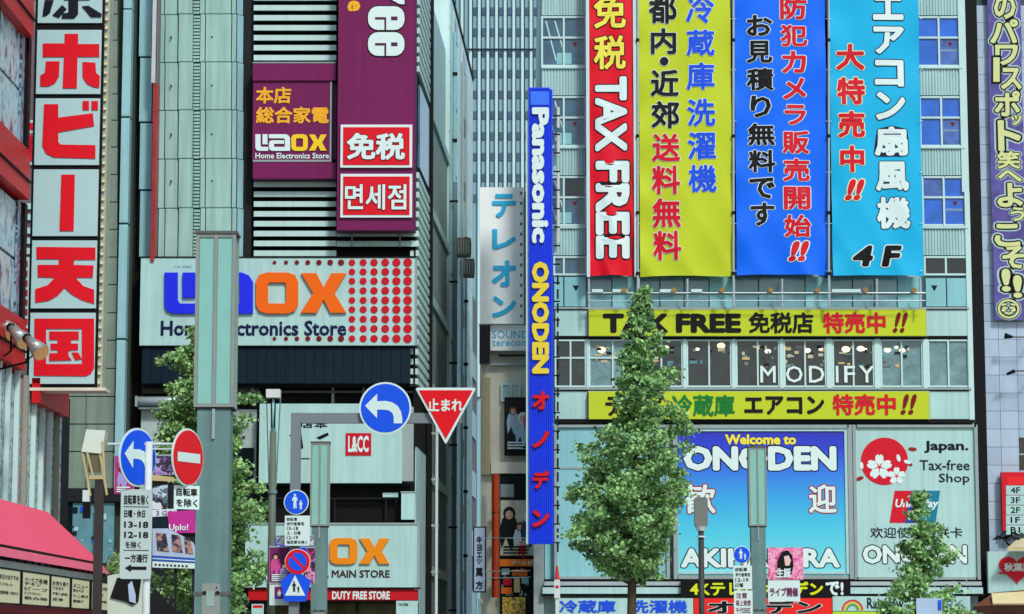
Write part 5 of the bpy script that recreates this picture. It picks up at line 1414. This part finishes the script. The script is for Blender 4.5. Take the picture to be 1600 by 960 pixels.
# ================================================================== street furniture
def column_lamp(label, D, x0, x1, ytop, ysplit, bx0, bx1, ybr):
    rt = root('street_lamp', label, 'street lamp', base((bx0 + bx1) / 2, D, .12), group='box headed street lamps')
    w = W(x1, 500, D)[0] - W(x0, 500, D)[0]
    a, b, zs, ztp = R(x0 + .5, ytop, x1 - .5, ysplit, D)
    ctr = (a + b) / 2; hw = w / 2; dp = w * .8
    G = M('lamp_frame_grey', (138, 148, 142), rough=.5, var=.12, scale=3)
    mb = MB(); mb.box(ctr - hw * 1.06, ctr + hw * 1.06, D - .03 * w, D + dp + .03 * w, ztp - w * .07, ztp); mb.build('cap', M('lamp_cap_grey', (92, 96, 92), rough=.5), rt)
    fr = MB(); t = w * .085
    zt_ = ztp - w * .075
    for xx in (ctr - hw + t / 2, ctr, ctr + hw - t / 2):
        fr.box(xx - t / 2, xx + t / 2, D, D + t, zs, zt_)
    fr.box(ctr - hw, ctr - hw + t, D + dp - t, D + dp, zs, zt_); fr.box(ctr + hw - t, ctr + hw, D + dp - t, D + dp, zs, zt_)
    for zz in (zs, zt_ - t):
        fr.box(ctr - hw + t, ctr - t / 2, D + .004, D + t, zz, zz + t); fr.box(ctr + t / 2, ctr + hw - t, D + .004, D + t, zz, zz + t)
    fr.build('frame', G, rt)
    DIF = M('lamp_diffuser', (130, 190, 180), rough=.25, var=.12, scale=2, spec=.5)
    for s in (-1, 1):
        xa, xb = (ctr - hw + t, ctr - t / 2) if s < 0 else (ctr + t / 2, ctr + hw - t)
        MB().box(xa + .003, xb - .003, D + t * .5, D + t * .9, zs + t + .003, zt_ - t - .003).build('diffuser', DIF, rt)
    MB().box(ctr - hw + t * .4, ctr - hw + t, D + t + .002, D + dp - t - .002, zs + .01, zt_ - .01).build('side_diffuser', DIF, rt)
    MB().box(ctr + hw - t, ctr + hw - t * .4, D + t + .002, D + dp - t - .002, zs + .01, zt_ - .01).build('side_diffuser', DIF, rt)
    MB().box(ctr - hw * .96, ctr + hw * .96, D + .02 * w, D + dp * .97, zs - w * .05, zs).build('collar', DARK, rt)
    xa, xb, _, _ = R(bx0, 800, bx1, 860, D); pw = (xb - xa) / 2
    MB().box(ctr - pw, ctr + pw, D + .06 * w, D + dp * .9, .12, zs - w * .05).build('column', GREYP, rt)
    z0 = W(0, ybr, D)[2]
    MB().box(ctr - t * .45, ctr + t * .45, D + .0, D + .058 * w, z0, zs - w * .051).build('rib', GREYL, rt)
    MB().box(ctr - pw - .02, ctr + pw + .02, D + .04 * w, D + dp * .92, z0 - w * 4.3 * .9, z0 - w * 4.3 * .9 + .05).build('band', M('lamp_cap_grey'), rt)
    for s in (-1, 1):
        x = ctr + s * pw * .4; z = z0 - w * 3.8; mb = MB(); mb.disc(x, z, .025, D + .03 * w, D + .059 * w, 10); mb.build('bolt', DARK, rt)
    MB().box(ctr - pw * 1.2, ctr + pw * 1.2, D, D + dp, .12, .2).build('base_plate', G, rt)
    MB().box(ctr - pw * .55, ctr + pw * .55, D + .045 * w, D + .0595 * w, 1.3, 2.35).build('access_door', M('lamp_frame_grey'), rt)
    MB().box(ctr - pw * .28, ctr + pw * .2, D + .036 * w, D + .044 * w, 2.05, 2.25).build('sticker', M('faded_sticker', (150, 176, 170), var=.3, scale=9), rt)
    for zz in (1.36, 2.28): MB().box(ctr + pw * .3, ctr + pw * .36, D + .038 * w, D + .044 * w, zz, zz + .025).build('door_screw', DARK, rt)
column_lamp('largest grey street lamp column with twin pale diffusers, in front of the big store sign', 34, 304.5, 367, 361, 636, 311, 363, 686)
column_lamp('slimmer box headed street lamp in front of the white board with red logo', 70, 485, 514, 690, 822, 487.5, 512, 842)
column_lamp('slim box headed street lamp in front of the blue gradient welcome board', 72, 1170, 1198, 697, 822, 1174, 1197, 845)

sl = root('street_lamp', 'small dark street lamp with a flat grey head, left of the welcome board', 'street lamp', base(1095, 62, .12))
a, b, z0, z1 = R(1085, 777, 1106, 823, 62); c = (a + b) / 2
mb = MB(); mb.prism([(a + .03, z0), (b - .03, z0), (b, z0 + .06), (b, z1 - .05), (b - .04, z1), (a + .04, z1), (a, z1 - .05), (a, z0 + .06)], 62, 62.2); mb.build('head', M('lamp_head_grey', (116, 124, 118), rough=.5, var=.15), sl)
mb = MB(); mb.tube((c, 62.1, z0 - .1), (c, 62.1, z0), .1, .14, n=12); mb.tube((c, 62.1, z0 - .26), (c, 62.1, z0 - .22), .11, n=12); mb.build('neck', WHITEP, sl)
mb = MB(); mb.tube((c, 62.1, .12), (c, 62.1, z0 - .1), .07, n=12); mb.build('post', M('dark_post', (60, 66, 66), rough=.5), sl, smooth=True)
MB().tube((c, 62.1, .12), (c, 62.1, .9), .1, n=12).build('base', M('dark_post'), sl)

pl = root('street_lamp', 'slender grey-green lamp post with a flared white-capped lantern, left of the sign arm', 'street lamp', base(425, 74, .1))
c = W(425, 800, 74)[0]; z1 = W(0, 609, 74)[2]; z2 = W(0, 674, 74)[2]; z3 = W(0, 622, 74)[2]
mb = MB(); mb.box(c - .2, c + .2, 73.85, 74.25, z3, z1); mb.build('cap', WHITEP, pl)
for s in (-1, 1):
    MB().tube((c + s * .2, 74.05, z3), (c + s * .1, 74.05, z2 - 1.6), .02, n=6).build('rod', GREYP, pl)
    MB().tube((c + s * .06, 74.0, z3), (c + s * .03, 74.0, z2 + .1), .025, n=6).build('rod', BLACK, pl)
MB().tube((c, 74.05, z2), (c, 74.05, z3), .07, n=10).build('glass_tube', PALEB, pl, smooth=True)
MB().tube((c, 74.05, .1), (c, 74.05, z2), .125, .1, n=12).build('post', M('grey_green_post', (98, 114, 102), rough=.5, var=.2), pl, smooth=True)
MB().tube((c, 74.05, z2 - 1.8), (c, 74.05, z2 - 1.7), .14, n=12).build('collar', GREYP, pl)

# --- round signs
SB = M('sign_blue', (20, 84, 226), rough=.3, var=.04); SW_ = M('sign_white', (206, 230, 226), rough=.35, var=.03); SRD = M('sign_enamel_red', (218, 14, 30), rough=.3, var=.04)
def local_disc(c, r, th, mat, name, parent, off=0.0, n=32):
    mb = MB(); mb.disc(c.x, c.z, r, c.y - th - off, c.y - off, n); return mb.build(name, mat, parent)
def local_poly(c, pts, s, off, mat, name, parent):
    L = Letters(); ps = [(c.x + u * s, c.z + v * s) for u, v in pts]
    a = sum(ps[i][0] * ps[(i + 1) % len(ps)][1] - ps[(i + 1) % len(ps)][0] * ps[i][1] for i in range(len(ps)))
    if a < 0: ps = ps[::-1]
    mb = MB(); mb.q(*[(x, c.y - off, z) for x, z in ps]); return mb.build(name, mat, parent)
ARROW = [(-.9, .1), (-.36, .64), (-.36, .3), (0, .32), (.3, .26), (.55, .1), (.7, -.15), (.76, -.45), (.76, -.68), (.38, -.68), (.38, -.4), (.32, -.22), (.16, -.1), (-.05, -.07), (-.36, -.07), (-.36, -.45)]
def arrow_sign(label, px, py, r_px, D, rz):
    c = Vector(W(px, py, D)); r = r_px * D / FOC
    rt = root('road_sign', label, 'road sign', c)
    local_disc(c, r, .012, SW_, 'rim', rt); local_disc(c, r * .93, .01, SB, 'face', rt, .013)
    local_poly(c, ARROW, r * .86, .027, SW_, 'arrow', rt)
    rt.rotation_euler = (0, 0, rz); return rt, r
# overhanging arm
DA = 60.0
arm = root('overhead_post', 'grey bent post whose long horizontal arm carries the blue arrow and red triangle', 'pole', base(460.5, DA, .1))
c = W(460.5, 800, DA)[0]; zA = W(0, 653.5, DA)[2]; xe = W(742, 653, DA)[0]
ARMG = M('arm_grey_paint', (120, 132, 136), rough=.45, var=.1)
MB().box(c - .115, c + .115, DA, DA + .2, .1, zA + .12).build('post', ARMG, arm)
MB().box(c + .117, xe - .3, DA, DA + .2, zA - .115, zA + .12).build('arm', ARMG, arm)
MB().box(c - .2, c + .2, DA - .1, DA + .3, .1, .14).build('base_plate', ARMG, arm)
arrow_sign('large round blue left turn arrow sign hanging from the grey arm', 602, 638, 41, DA - .1, 0)
tr = root('road_sign', 'red inverted triangle stop sign with white characters, at the end of the grey arm', 'road sign', W(696, 640, DA - .1))
def tri(x0, x1, yt, yb, D, cr):
    m_ = (x0 + x1) / 2
    return [(x0 + cr * .4, yt + cr * .5), (x0 + cr, yt), (x1 - cr, yt), (x1 - cr * .4, yt + cr * .5), (m_ + cr * .45, yb - cr * .6), (m_, yb), (m_ - cr * .45, yb - cr * .6)]
L = Letters().poly(tri(648, 745, 606, 694, DA, 4), DA - .12, .02); L.build('rim', SW_, tr)
L = Letters().poly(tri(654, 739, 610, 686, DA, 2), DA - .135, .012); L.build('face', SRD, tr)
words(tr, 'lettering', '止まれ', (668, 623, 724, 643), DA - .14, SW_, w=.03)
MB().box(W(688, 640, DA)[0], W(702, 640, DA)[0], DA - .09, DA + .2, zA - .1, zA + .1).build('clamp', ARMG, tr)

def person_pict(c, s, off, parent, mat=None):
    mat = mat or SW_
    m = MB()
    for (ox, oz, k) in ((-.12, .1, 1.0), (.38, -.22, .62)):
        m.prism([(c.x + s * (ox + k * .11 * math.cos(t * math.pi / 4)), c.z + s * (oz + k * .5 + k * .11 * math.sin(t * math.pi / 4))) for t in range(8)], c.y - off - .002, c.y - off)
        pts = [(-.14, .36), (-.24, .05), (-.16, -.02), (-.1, .14), (-.12, -.62), (0, -.62), (.02, -.12), (.05, -.62), (.16, -.62), (.12, .14), (.18, 0), (.26, .06), (.14, .36)]
        m.prism([(c.x + s * (ox + k * u), c.z + s * (oz + k * v)) for u, v in pts][::-1], c.y - off - .002, c.y - off)
    m.build('pedestrian_symbol', mat, parent)
def ped_sign(label, px, py, r_px, D):
    c = Vector(W(px, py, D)); r = r_px * D / FOC; rt = root('road_sign', label, 'road sign', c)
    local_disc(c, r, .01, SW_, 'rim', rt); local_disc(c, r * .92, .01, SB, 'face', rt, .011); person_pict(c, r * .95, .023, rt); return rt
ped_sign('round blue sign with adult and child walking, on the grey arm post', 463, 785, 19.5, DA - .12)
def plate(name, label, x0, y0, x1, y1, D, rows_, mat=None, cat='road sign', tm=None, rz=0, lw=.02):
    rt = root(name, label, cat, W((x0 + x1) / 2, (y0 + y1) / 2, D))
    pb(rt, 'plate', mat or SW_, x0, y0, x1, y1, D, .015)
    n = len(rows_); h = (y1 - y0 - 4) / max(n, 1); L = Letters()
    for i, t in enumerate(rows_):
        wd_ = (x1 - x0 - 6)
        f = min(1, len(t) * h * .75 / wd_) if t.isascii() is False else min(1, len(t) * h * .5 / wd_)
        L.put(t, x0 + 3, y0 + 2 + i * h + h * .12, x0 + 3 + wd_ * max(f, .5), y0 + 2 + (i + 1) * h - h * .12, D - .006, w=lw)
    if rows_: L.build('lettering', tm or TEXTBLK, rt)
    rt.rotation_euler = (0, 0, rz)
    return rt
plate('supplementary_plate', 'white plate of small black lines under the blue walking sign', 445, 806, 484, 853, DA - .12, ['自転車', '歩行者専用', '15-18', '土・日曜', '12-19', '指定車を除く'])
npk = root('road_sign', 'round blue no parking sign with red ring and slash, above the triangle crossing sign', 'road sign', W(465, 878, DA - .12))
c = Vector(W(465, 878, DA - .12)); r = 19 * DA / FOC
local_disc(c, r, .01, SRD, 'ring', npk); local_disc(c, r * .74, .006, SB, 'face', npk, .011)
local_poly(c, [(-.6, .46), (-.46, .6), (.6, -.46), (.46, -.6)], r, .019, SRD, 'slash', npk); local_disc(c, r * 1.05, .004, SW_, 'rim', npk, -.006)
xs_ = root('road_sign', 'blue crossing sign with white triangle and walking figure, lowest on the arm post', 'road sign', W(461, 918, DA - .1))
L = Letters().poly([(461, 890), (486, 908), (478, 940), (444, 940), (438, 908)], DA - .12, .015); L.build('face', SB, xs_)
L = Letters().poly([(461, 899), (477, 931), (445, 931)], DA - .128); L.build('triangle', SW_, xs_)
c = Vector(W(461, 918, DA - .13)); person_pict(c, .2, .0, xs_, M('pictogram_black', (10, 12, 20), var=0))
# posters by the arm post
PP = printM('poster_print_pink', [(150, 40, 110), (206, 70, 150), (40, 20, 40), (230, 150, 200), (110, 30, 90), (30, 20, 30)], 3.2)
PW = printM('poster_print_white', [(200, 220, 230), (226, 236, 240), (80, 90, 160), (210, 226, 236), (150, 60, 120), (190, 214, 226)], 4.5)
def poster(label, x0, y0, x1, y1, D, mat, text=None, trect=None, name='flag_poster'):
    rt = root(name, label, 'poster', W((x0 + x1) / 2, y1, D))
    pb(rt, 'sheet', mat, x0, y0, x1, y1, D, .03)
    MB().tube(W(x0 - 1, y0, D), W(x1 + 1, y0, D), .02, n=6).build('rail', STEEL, rt)
    if text: words(rt, 'lettering', text, trect, D - .01, TEXTWHT, w=.03)
    return rt
figure_print(poster('pink and black photo poster left of the no parking sign', 421, 855, 452, 911, DA + .3, PNK), 422, 856, 451, 910, DA + .29, M('print_plum', (120, 40, 100), var=.35, scale=8), [(.3, .35, .5, PNK, TEXTBLK), (.75, .6, .4, LAV, TEXTBLK)], TEXTWHT, 5, 4)
figure_print(poster('pale poster with a small framed print below the pink one, left of the crossing sign', 421, 912, 453, 946, DA + .3, SW_), 429, 917, 444, 936, DA + .29, M('print_plum'), [(.5, .4, .5, SW_, PNK)], TEXTBLU, 6, 2)
poster('narrow lavender flyer strip behind the supplementary plate', 432, 838, 490, 852, DA + .35, PW)
poster('pink poster strip right of the no parking sign, against the lamp column', 478, 856, 492, 912, DA + .35, PP)
tp = root('pink_poster', 'pink poster with a dark haired portrait silhouette on the right slim lamp column', 'poster', W(1228, 938, 69))
pb(tp, 'sheet', printM('poster_print_rose', [(206, 70, 130), (226, 120, 170), (236, 170, 200), (206, 60, 120)], 5), 1200, 856, 1255, 906, 69, .03)
L = Letters().poly([(1214, 900), (1215, 876), (1222, 862), (1231, 860), (1238, 868), (1240, 884), (1236, 900)], 68.98); L.build('silhouette', TEXTBLK, tp)
L = Letters().poly([(1225, 870), (1232, 868), (1236, 876), (1233, 884), (1227, 884)], 68.97); L.build('face', M('face_print', (230, 190, 190), var=0), tp)
pb(tp, 'lower_sheet', SW_, 1200, 907, 1250, 940, 69, .03)
words(tp, 'lettering', 'ライブ開催', (1203, 918, 1247, 932), 68.98, M('maroon_lettering', (110, 30, 80), var=0), w=.03)
words(tp, 'title_lettering', '生誕', (1213, 888, 1236, 903), 68.965, TEXTWHT, w=.03)
DS3 = 66.0
sp3 = root('sign_post', 'grey sign post beside the slim lamp in front of the welcome board', 'pole', base(1160, DS3, .1))
c3 = W(1160, 900, DS3)[0]; MB().tube((c3, DS3 + .1, .1), (c3, DS3 + .1, W(0, 853, DS3)[2]), .045, n=10).build('post', WHITEP, sp3, smooth=True)
MB().tube((c3, DS3 + .1, .1), (c3, DS3 + .1, .3), .08, n=10).build('base', GREYP, sp3)
ped_sign('round blue walking sign in front of the welcome board letters', 1159, 867, 13.5, DS3)
plate('supplementary_plate', 'white plate of black lines under the right blue walking sign', 1146, 884, 1175, 921, DS3, ['自転車', '歩行者専用', '12-19', '日曜'])
plate('notice_plate', 'small white notice with red and black print, lowest on the right sign post', 1147, 923, 1176, 962, DS3, ['注意', '路上禁煙', '千代田区'], tm=M('maroon_lettering'))

# --- left signs on the white post
DW = 27.0
wp = root('sign_post', 'white sign post holding the oval blue arrow sign at the left', 'pole', base(230, DW, .12))
c = W(229, 830, DW)[0]; MB().tube((c, DW + .06, .12), (c, DW + .06, W(0, 690, DW)[2]), .04, n=12).build('post', WHITEP, wp, smooth=True)
MB().tube(W(168, 694, DW + .06), W(279, 694, DW + .06), .013, n=8).build('cross_bar', WHITEP, wp); MB().tube(W(238, 702, DW + .06), W(279, 702, DW + .06), .008, n=8).build('cross_bar', WHITEP, wp)
MB().tube((c, DW + .06, .12), (c, DW + .06, .3), .07, n=12).build('base', GREYP, wp)
r1, rr = arrow_sign('narrow looking blue left arrow sign turned aside, on the white post', 214, 715, 46, DW - .02, math.radians(60))
cN = Vector(W(292, 715, DW)); rN = 45.5 * DW / FOC
ne = root('road_sign', 'red no entry sign with white bar, turned aside, left of the big lamp column', 'road sign', cN)
local_disc(cN, rN, .012, SW_, 'rim', ne); local_disc(cN, rN * .93, .01, SRD, 'face', ne, .013); local_poly(cN, [(-.72, .15), (.72, .15), (.72, -.17), (-.72, -.17)], rN, .027, SW_, 'bar', ne)
ne.rotation_euler = (0, 0, math.radians(65))
plate('supplementary_plate', 'small white plate with four characters under the red no entry sign', 270, 759, 314, 796, DW, ['自転車', 'を除く'], rz=math.radians(35))
pt = root('supplementary_plate', 'long grey-white plate of black lines with an arrow at the bottom, on the white post', 'road sign', W(212, 835, DW - .03))
G_ = M('plate_grey_white', (176, 194, 194), rough=.4, var=.08)
mb = MB(); X0, X1, z0, z1 = R(187.5, 765, 237, 905, DW - .03); r_ = .03
pts = []
for (cx_, cz_, a0) in ((X1 - r_, z1 - r_, 0), (X0 + r_, z1 - r_, 90), (X0 + r_, z0 + r_, 180), (X1 - r_, z0 + r_, 270)):
    for k in range(5): t = math.radians(a0 + k * 22.5); pts.append((cx_ + r_ * math.cos(t), cz_ + r_ * math.sin(t)))
mb.prism(pts, DW - .045, DW - .03); mb.build('plate', G_, pt)
Ls = Letters()
for t, x0, y0, x1, y1, w_ in (('自転車を除く', 193, 773, 231, 789, .03), ('日曜・休日', 193, 797, 226, 809, .03), ('13-18', 193, 815, 231, 825, .03), ('12-18', 193, 831, 231, 841, .03), ('を除く', 195, 846, 219, 857, .02), ('一方通行', 194, 866, 230, 879, .03)):
    Ls.put(t, x0, y0, x1, y1, DW - .05, w=w_)
Ls.poly([(194, 888), (204, 882), (204, 885.5), (228, 885.5), (228, 890.5), (204, 890.5), (204, 894)], DW - .05)
Ls.poly([(192, 791.6), (232, 791.6), (232, 792.6), (192, 792.6)], DW - .05); Ls.poly([(192, 859.6), (232, 859.6), (232, 860.6), (192, 860.6)], DW - .05)
Ls.build('lettering', TEXTBLK, pt)
pt.rotation_euler = (0, 0, math.radians(18))

# --- dark post with tilted white box
DB = 45.0
ps_ = root('camera_post', 'dark post with a tilted white hooded box on a beige frame, beside the stone building', 'pole', base(152, DB, .1))
Q = lambda x, y, D=DB: W(x, y, D)
BEI = M('beige_metal', (196, 180, 130), rough=.5, var=.15)
mb = MB(); mb.extr([Q(127, 706), Q(158, 709), Q(165, 673), Q(135, 671)], (.0, .25, -.05)); mb.build('hood', M('hood_white', (212, 222, 208), rough=.4), ps_)
for (a, b) in (((129, 709), (141, 775)), ((156, 711), (167, 774)), ((136, 708), (146, 748)), ((160, 690), (163, 745))):
    MB().tube(Q(*a), Q(*b), .022, n=6).build('strut', BEI, ps_)
MB().pbox(139, 743, 163, 749, DB - .02, .15).build('bracket', BEI, ps_); MB().pbox(138, 712, 156, 738, DB + .03, .08).build('inner_box', M('beige_dull', (110, 104, 80), rough=.6, var=.25), ps_)
X0, X1, _, zt_ = R(146, 749, 159, 960, DB); MB().box(X0, X1, DB, DB + .14, .1, zt_).build('post', M('brown_black_post', (62, 56, 54), rough=.6, var=.25), ps_)
MB().pbox(129, 766, 139.5, 784, DB - .05, .12).build('junction_box', WHITEP, ps_); MB().pbox(129, 784.5, 140, 810, DB - .05, .12).build('black_box', BLACK, ps_)

# --- printed flags and curved ad board behind the white post
figure_print(poster('pink flag poster peeking out behind the blue oval arrow sign', 179, 712, 210, 772, 52, PNK), 180, 713, 209, 771, 51.99, M('print_rose_speckle', (190, 60, 130), var=.5, scale=12), [(.4, .45, .5, LAV, TEXTBLK)], TEXTWHT, 7, 3)
poster('lavender and black poster just right of the white post, level with the arrow sign', 237, 712, 276, 742, 52, printM('poster_print_violet', [(150, 110, 180), (180, 150, 210), (20, 20, 30), (110, 80, 150), (30, 26, 40)], 3))
cb_ = root('advertising_board', 'curved advertising board with magenta panel and blue stripes between the post and big lamp', 'billboard', W(275, 888, 54))
Dc = 54.0
def gp(name, pts, D, mat, th=.05):
    L = Letters().poly(pts, D, th); return L.build(name, mat, cb_)
gp('backboard', [(237, 752), (280, 756), (304, 796), (312, 888), (237, 886)], Dc, DARK, .12)
gp('shelf', [(237, 742), (272, 746), (272, 753), (237, 751)], Dc - .05, BEI)
gp('photo_strip', [(238, 762), (262, 757), (262, 796), (238, 796)], Dc - .04, printM('poster_print_grey', [(30, 34, 44), (190, 210, 220), (90, 110, 130), (24, 24, 30), (210, 220, 226)], 2.4), .03)
gp('white_print', [(238, 797), (276, 795), (276, 806), (238, 808)], Dc - .05, SW_, .03)
gp('magenta_panel', [(262, 800), (304, 797), (306, 833), (264, 833)], Dc - .07, M('magenta_panel', (196, 50, 150), rough=.4, var=.15, scale=6), .03)
gp('magenta_panel_low', [(238, 809), (262, 808), (262, 826), (238, 824)], Dc - .06, NAVY, .03)
words(cb_, 'lettering', 'Uplo!', (264, 819, 294, 832), Dc - .09, TEXTWHT, w=.02)
words(cb_, 'small_lettering', '3 GO!', (244, 798, 274, 806), Dc - .06, M('lavender_lettering', (150, 90, 170), var=0), w=.02)
gp('curved_face', [(238, 826), (262, 826), (286, 838), (302, 848), (311, 873), (238, 868)], Dc - .08, M('board_pale_blue', (176, 196, 220), rough=.3, var=.15), .04)
for (x0, x1, s) in ((244, 262, 0), (268, 284, 3), (288, 300, 8)):
    gp('portrait_panel', [(x0, 832 + s), (x1 - 3, 834 + s), (x1 + 2, 862 + s * .5), (x0 + 2, 860 + s * .5)], Dc - .1, printM('poster_print_dark', [(24, 22, 34), (60, 50, 70), (170, 130, 120), (30, 30, 50)], 4), .015)
gp('blue_stripe', [(238, 868.5), (311, 873.5), (312, 880), (238, 876)], Dc - .085, M('stripe_blue', (40, 90, 190), var=.05), .04)
gp('white_stripe', [(238, 872), (311, 876.5), (311, 878), (238, 873.5)], Dc - .09, SW_, .004)
gp('lower_edge', [(238, 877), (312, 881), (312, 889), (238, 887)], Dc - .08, SW_, .04)
for k in range(9): gp('slot', [(242 + k * 6, 881 + k * .3), (245 + k * 6, 881 + k * .3), (245 + k * 6, 884 + k * .3), (242 + k * 6, 884 + k * .3)], Dc - .09, DARK, .008)
MB().box(W(272, 900, Dc)[0], W(276, 900, Dc)[0], Dc + .02, Dc + .08, .1, W(0, 886, Dc)[2]).build('leg', DARK, cb_)
MB().box(W(300, 900, Dc)[0], W(304, 900, Dc)[0], Dc + .02, Dc + .08, .1, W(0, 887, Dc)[2]).build('leg', DARK, cb_)

kk = root('hooded_kiosk', 'white rounded kiosk top with a sloping black window below the long plate', 'kiosk', W(195, 960, 48))
def kp(name, pts, D, mat, th): Letters().poly(pts, D, th).build(name, mat, kk)
kp('body', [(168, 1020), (168, 900), (182, 897), (200, 899), (224, 899), (226, 1020)], 48, M('kiosk_white', (200, 212, 196), rough=.4, var=.12), .8)
kp('window', [(172, 934), (183, 903), (221, 902), (216, 940), (207, 946), (196, 940)], 47.96, M('kiosk_black_glass', (16, 18, 24), rough=.15, var=.4), .035)
kp('window_print', [(200, 914), (206, 908), (212, 930), (212, 943), (202, 940)], 47.94, printM('poster_print_grey'  , []) if False else M('board_pale_blue'), .015)
fb = root('flower_clump', 'yellow-green leafy clump at the tip of the pink awning', 'plant', W(178, 888, 73))
mb = MB(); rg = random.Random(77)
for i in range(500):
    c = Vector(W(180, 884, 73)) + Vector((rg.gauss(0, .14), rg.gauss(0, .14), rg.gauss(0, .17)))
    n_ = Vector((rg.uniform(-1, 1), rg.uniform(-1, 1), rg.uniform(-1, 1))).normalized(); t = n_.orthogonal().normalized(); b = n_.cross(t); q = rg.uniform(.05, .1)
    mb.q(c - t * q * .5, c + b * q * .4, c + t * q * .5, c - b * q * .4)
mb.build('leaves', LEAF, fb)['kind'] = 'stuff'
p_ = W(180, 900, 73); MB().tube((p_[0], 73, .1), (p_[0], 73, p_[2]), .04, n=8).build('stem', BARK, fb)

mk_ = root('marker_post', 'small white post with red top, left of the tall tree', 'post', W(870, 935, DO - 3))
MB().pbox(866, 906, 875, 935, DO - 3, .25).build('body', WHITEP, mk_)
mb = MB(); mb.tube(W(870.5, 906, DO - 2.9), W(870.5, 884, DO - 2.9), .11, .04, n=12); mb.build('red_top', M('marker_red', (200, 60, 60), var=.1), mk_)
MB().pbox(868, 915, 873, 919, DO - 3.02, .02).build('red_mark', TEXTRED, mk_)
MB().pbox(868, 935.2, 873, 1040, DO - 2.95, .15).build('stem', WHITEP, mk_)
bs_ = root('small_sign', 'pale blue rectangular sign in front of the small tree at the bottom', 'sign', W(1452, 960, 70))
MB().pbox(1432, 935, 1472, 975, 70, .05).build('plate', M('sign_back_blue', (170, 196, 222), rough=.4, var=.1), bs_)
MB().pbox(1466, 938, 1471, 953, 69.97, .025).build('blue_mark', SB, bs_)
x = W(1452, 970, 70)[0]; MB().tube((x, 70.1, .1), (x, 70.1, W(0, 965, 70)[2]), .04, n=8).build('post', GREYP, bs_)
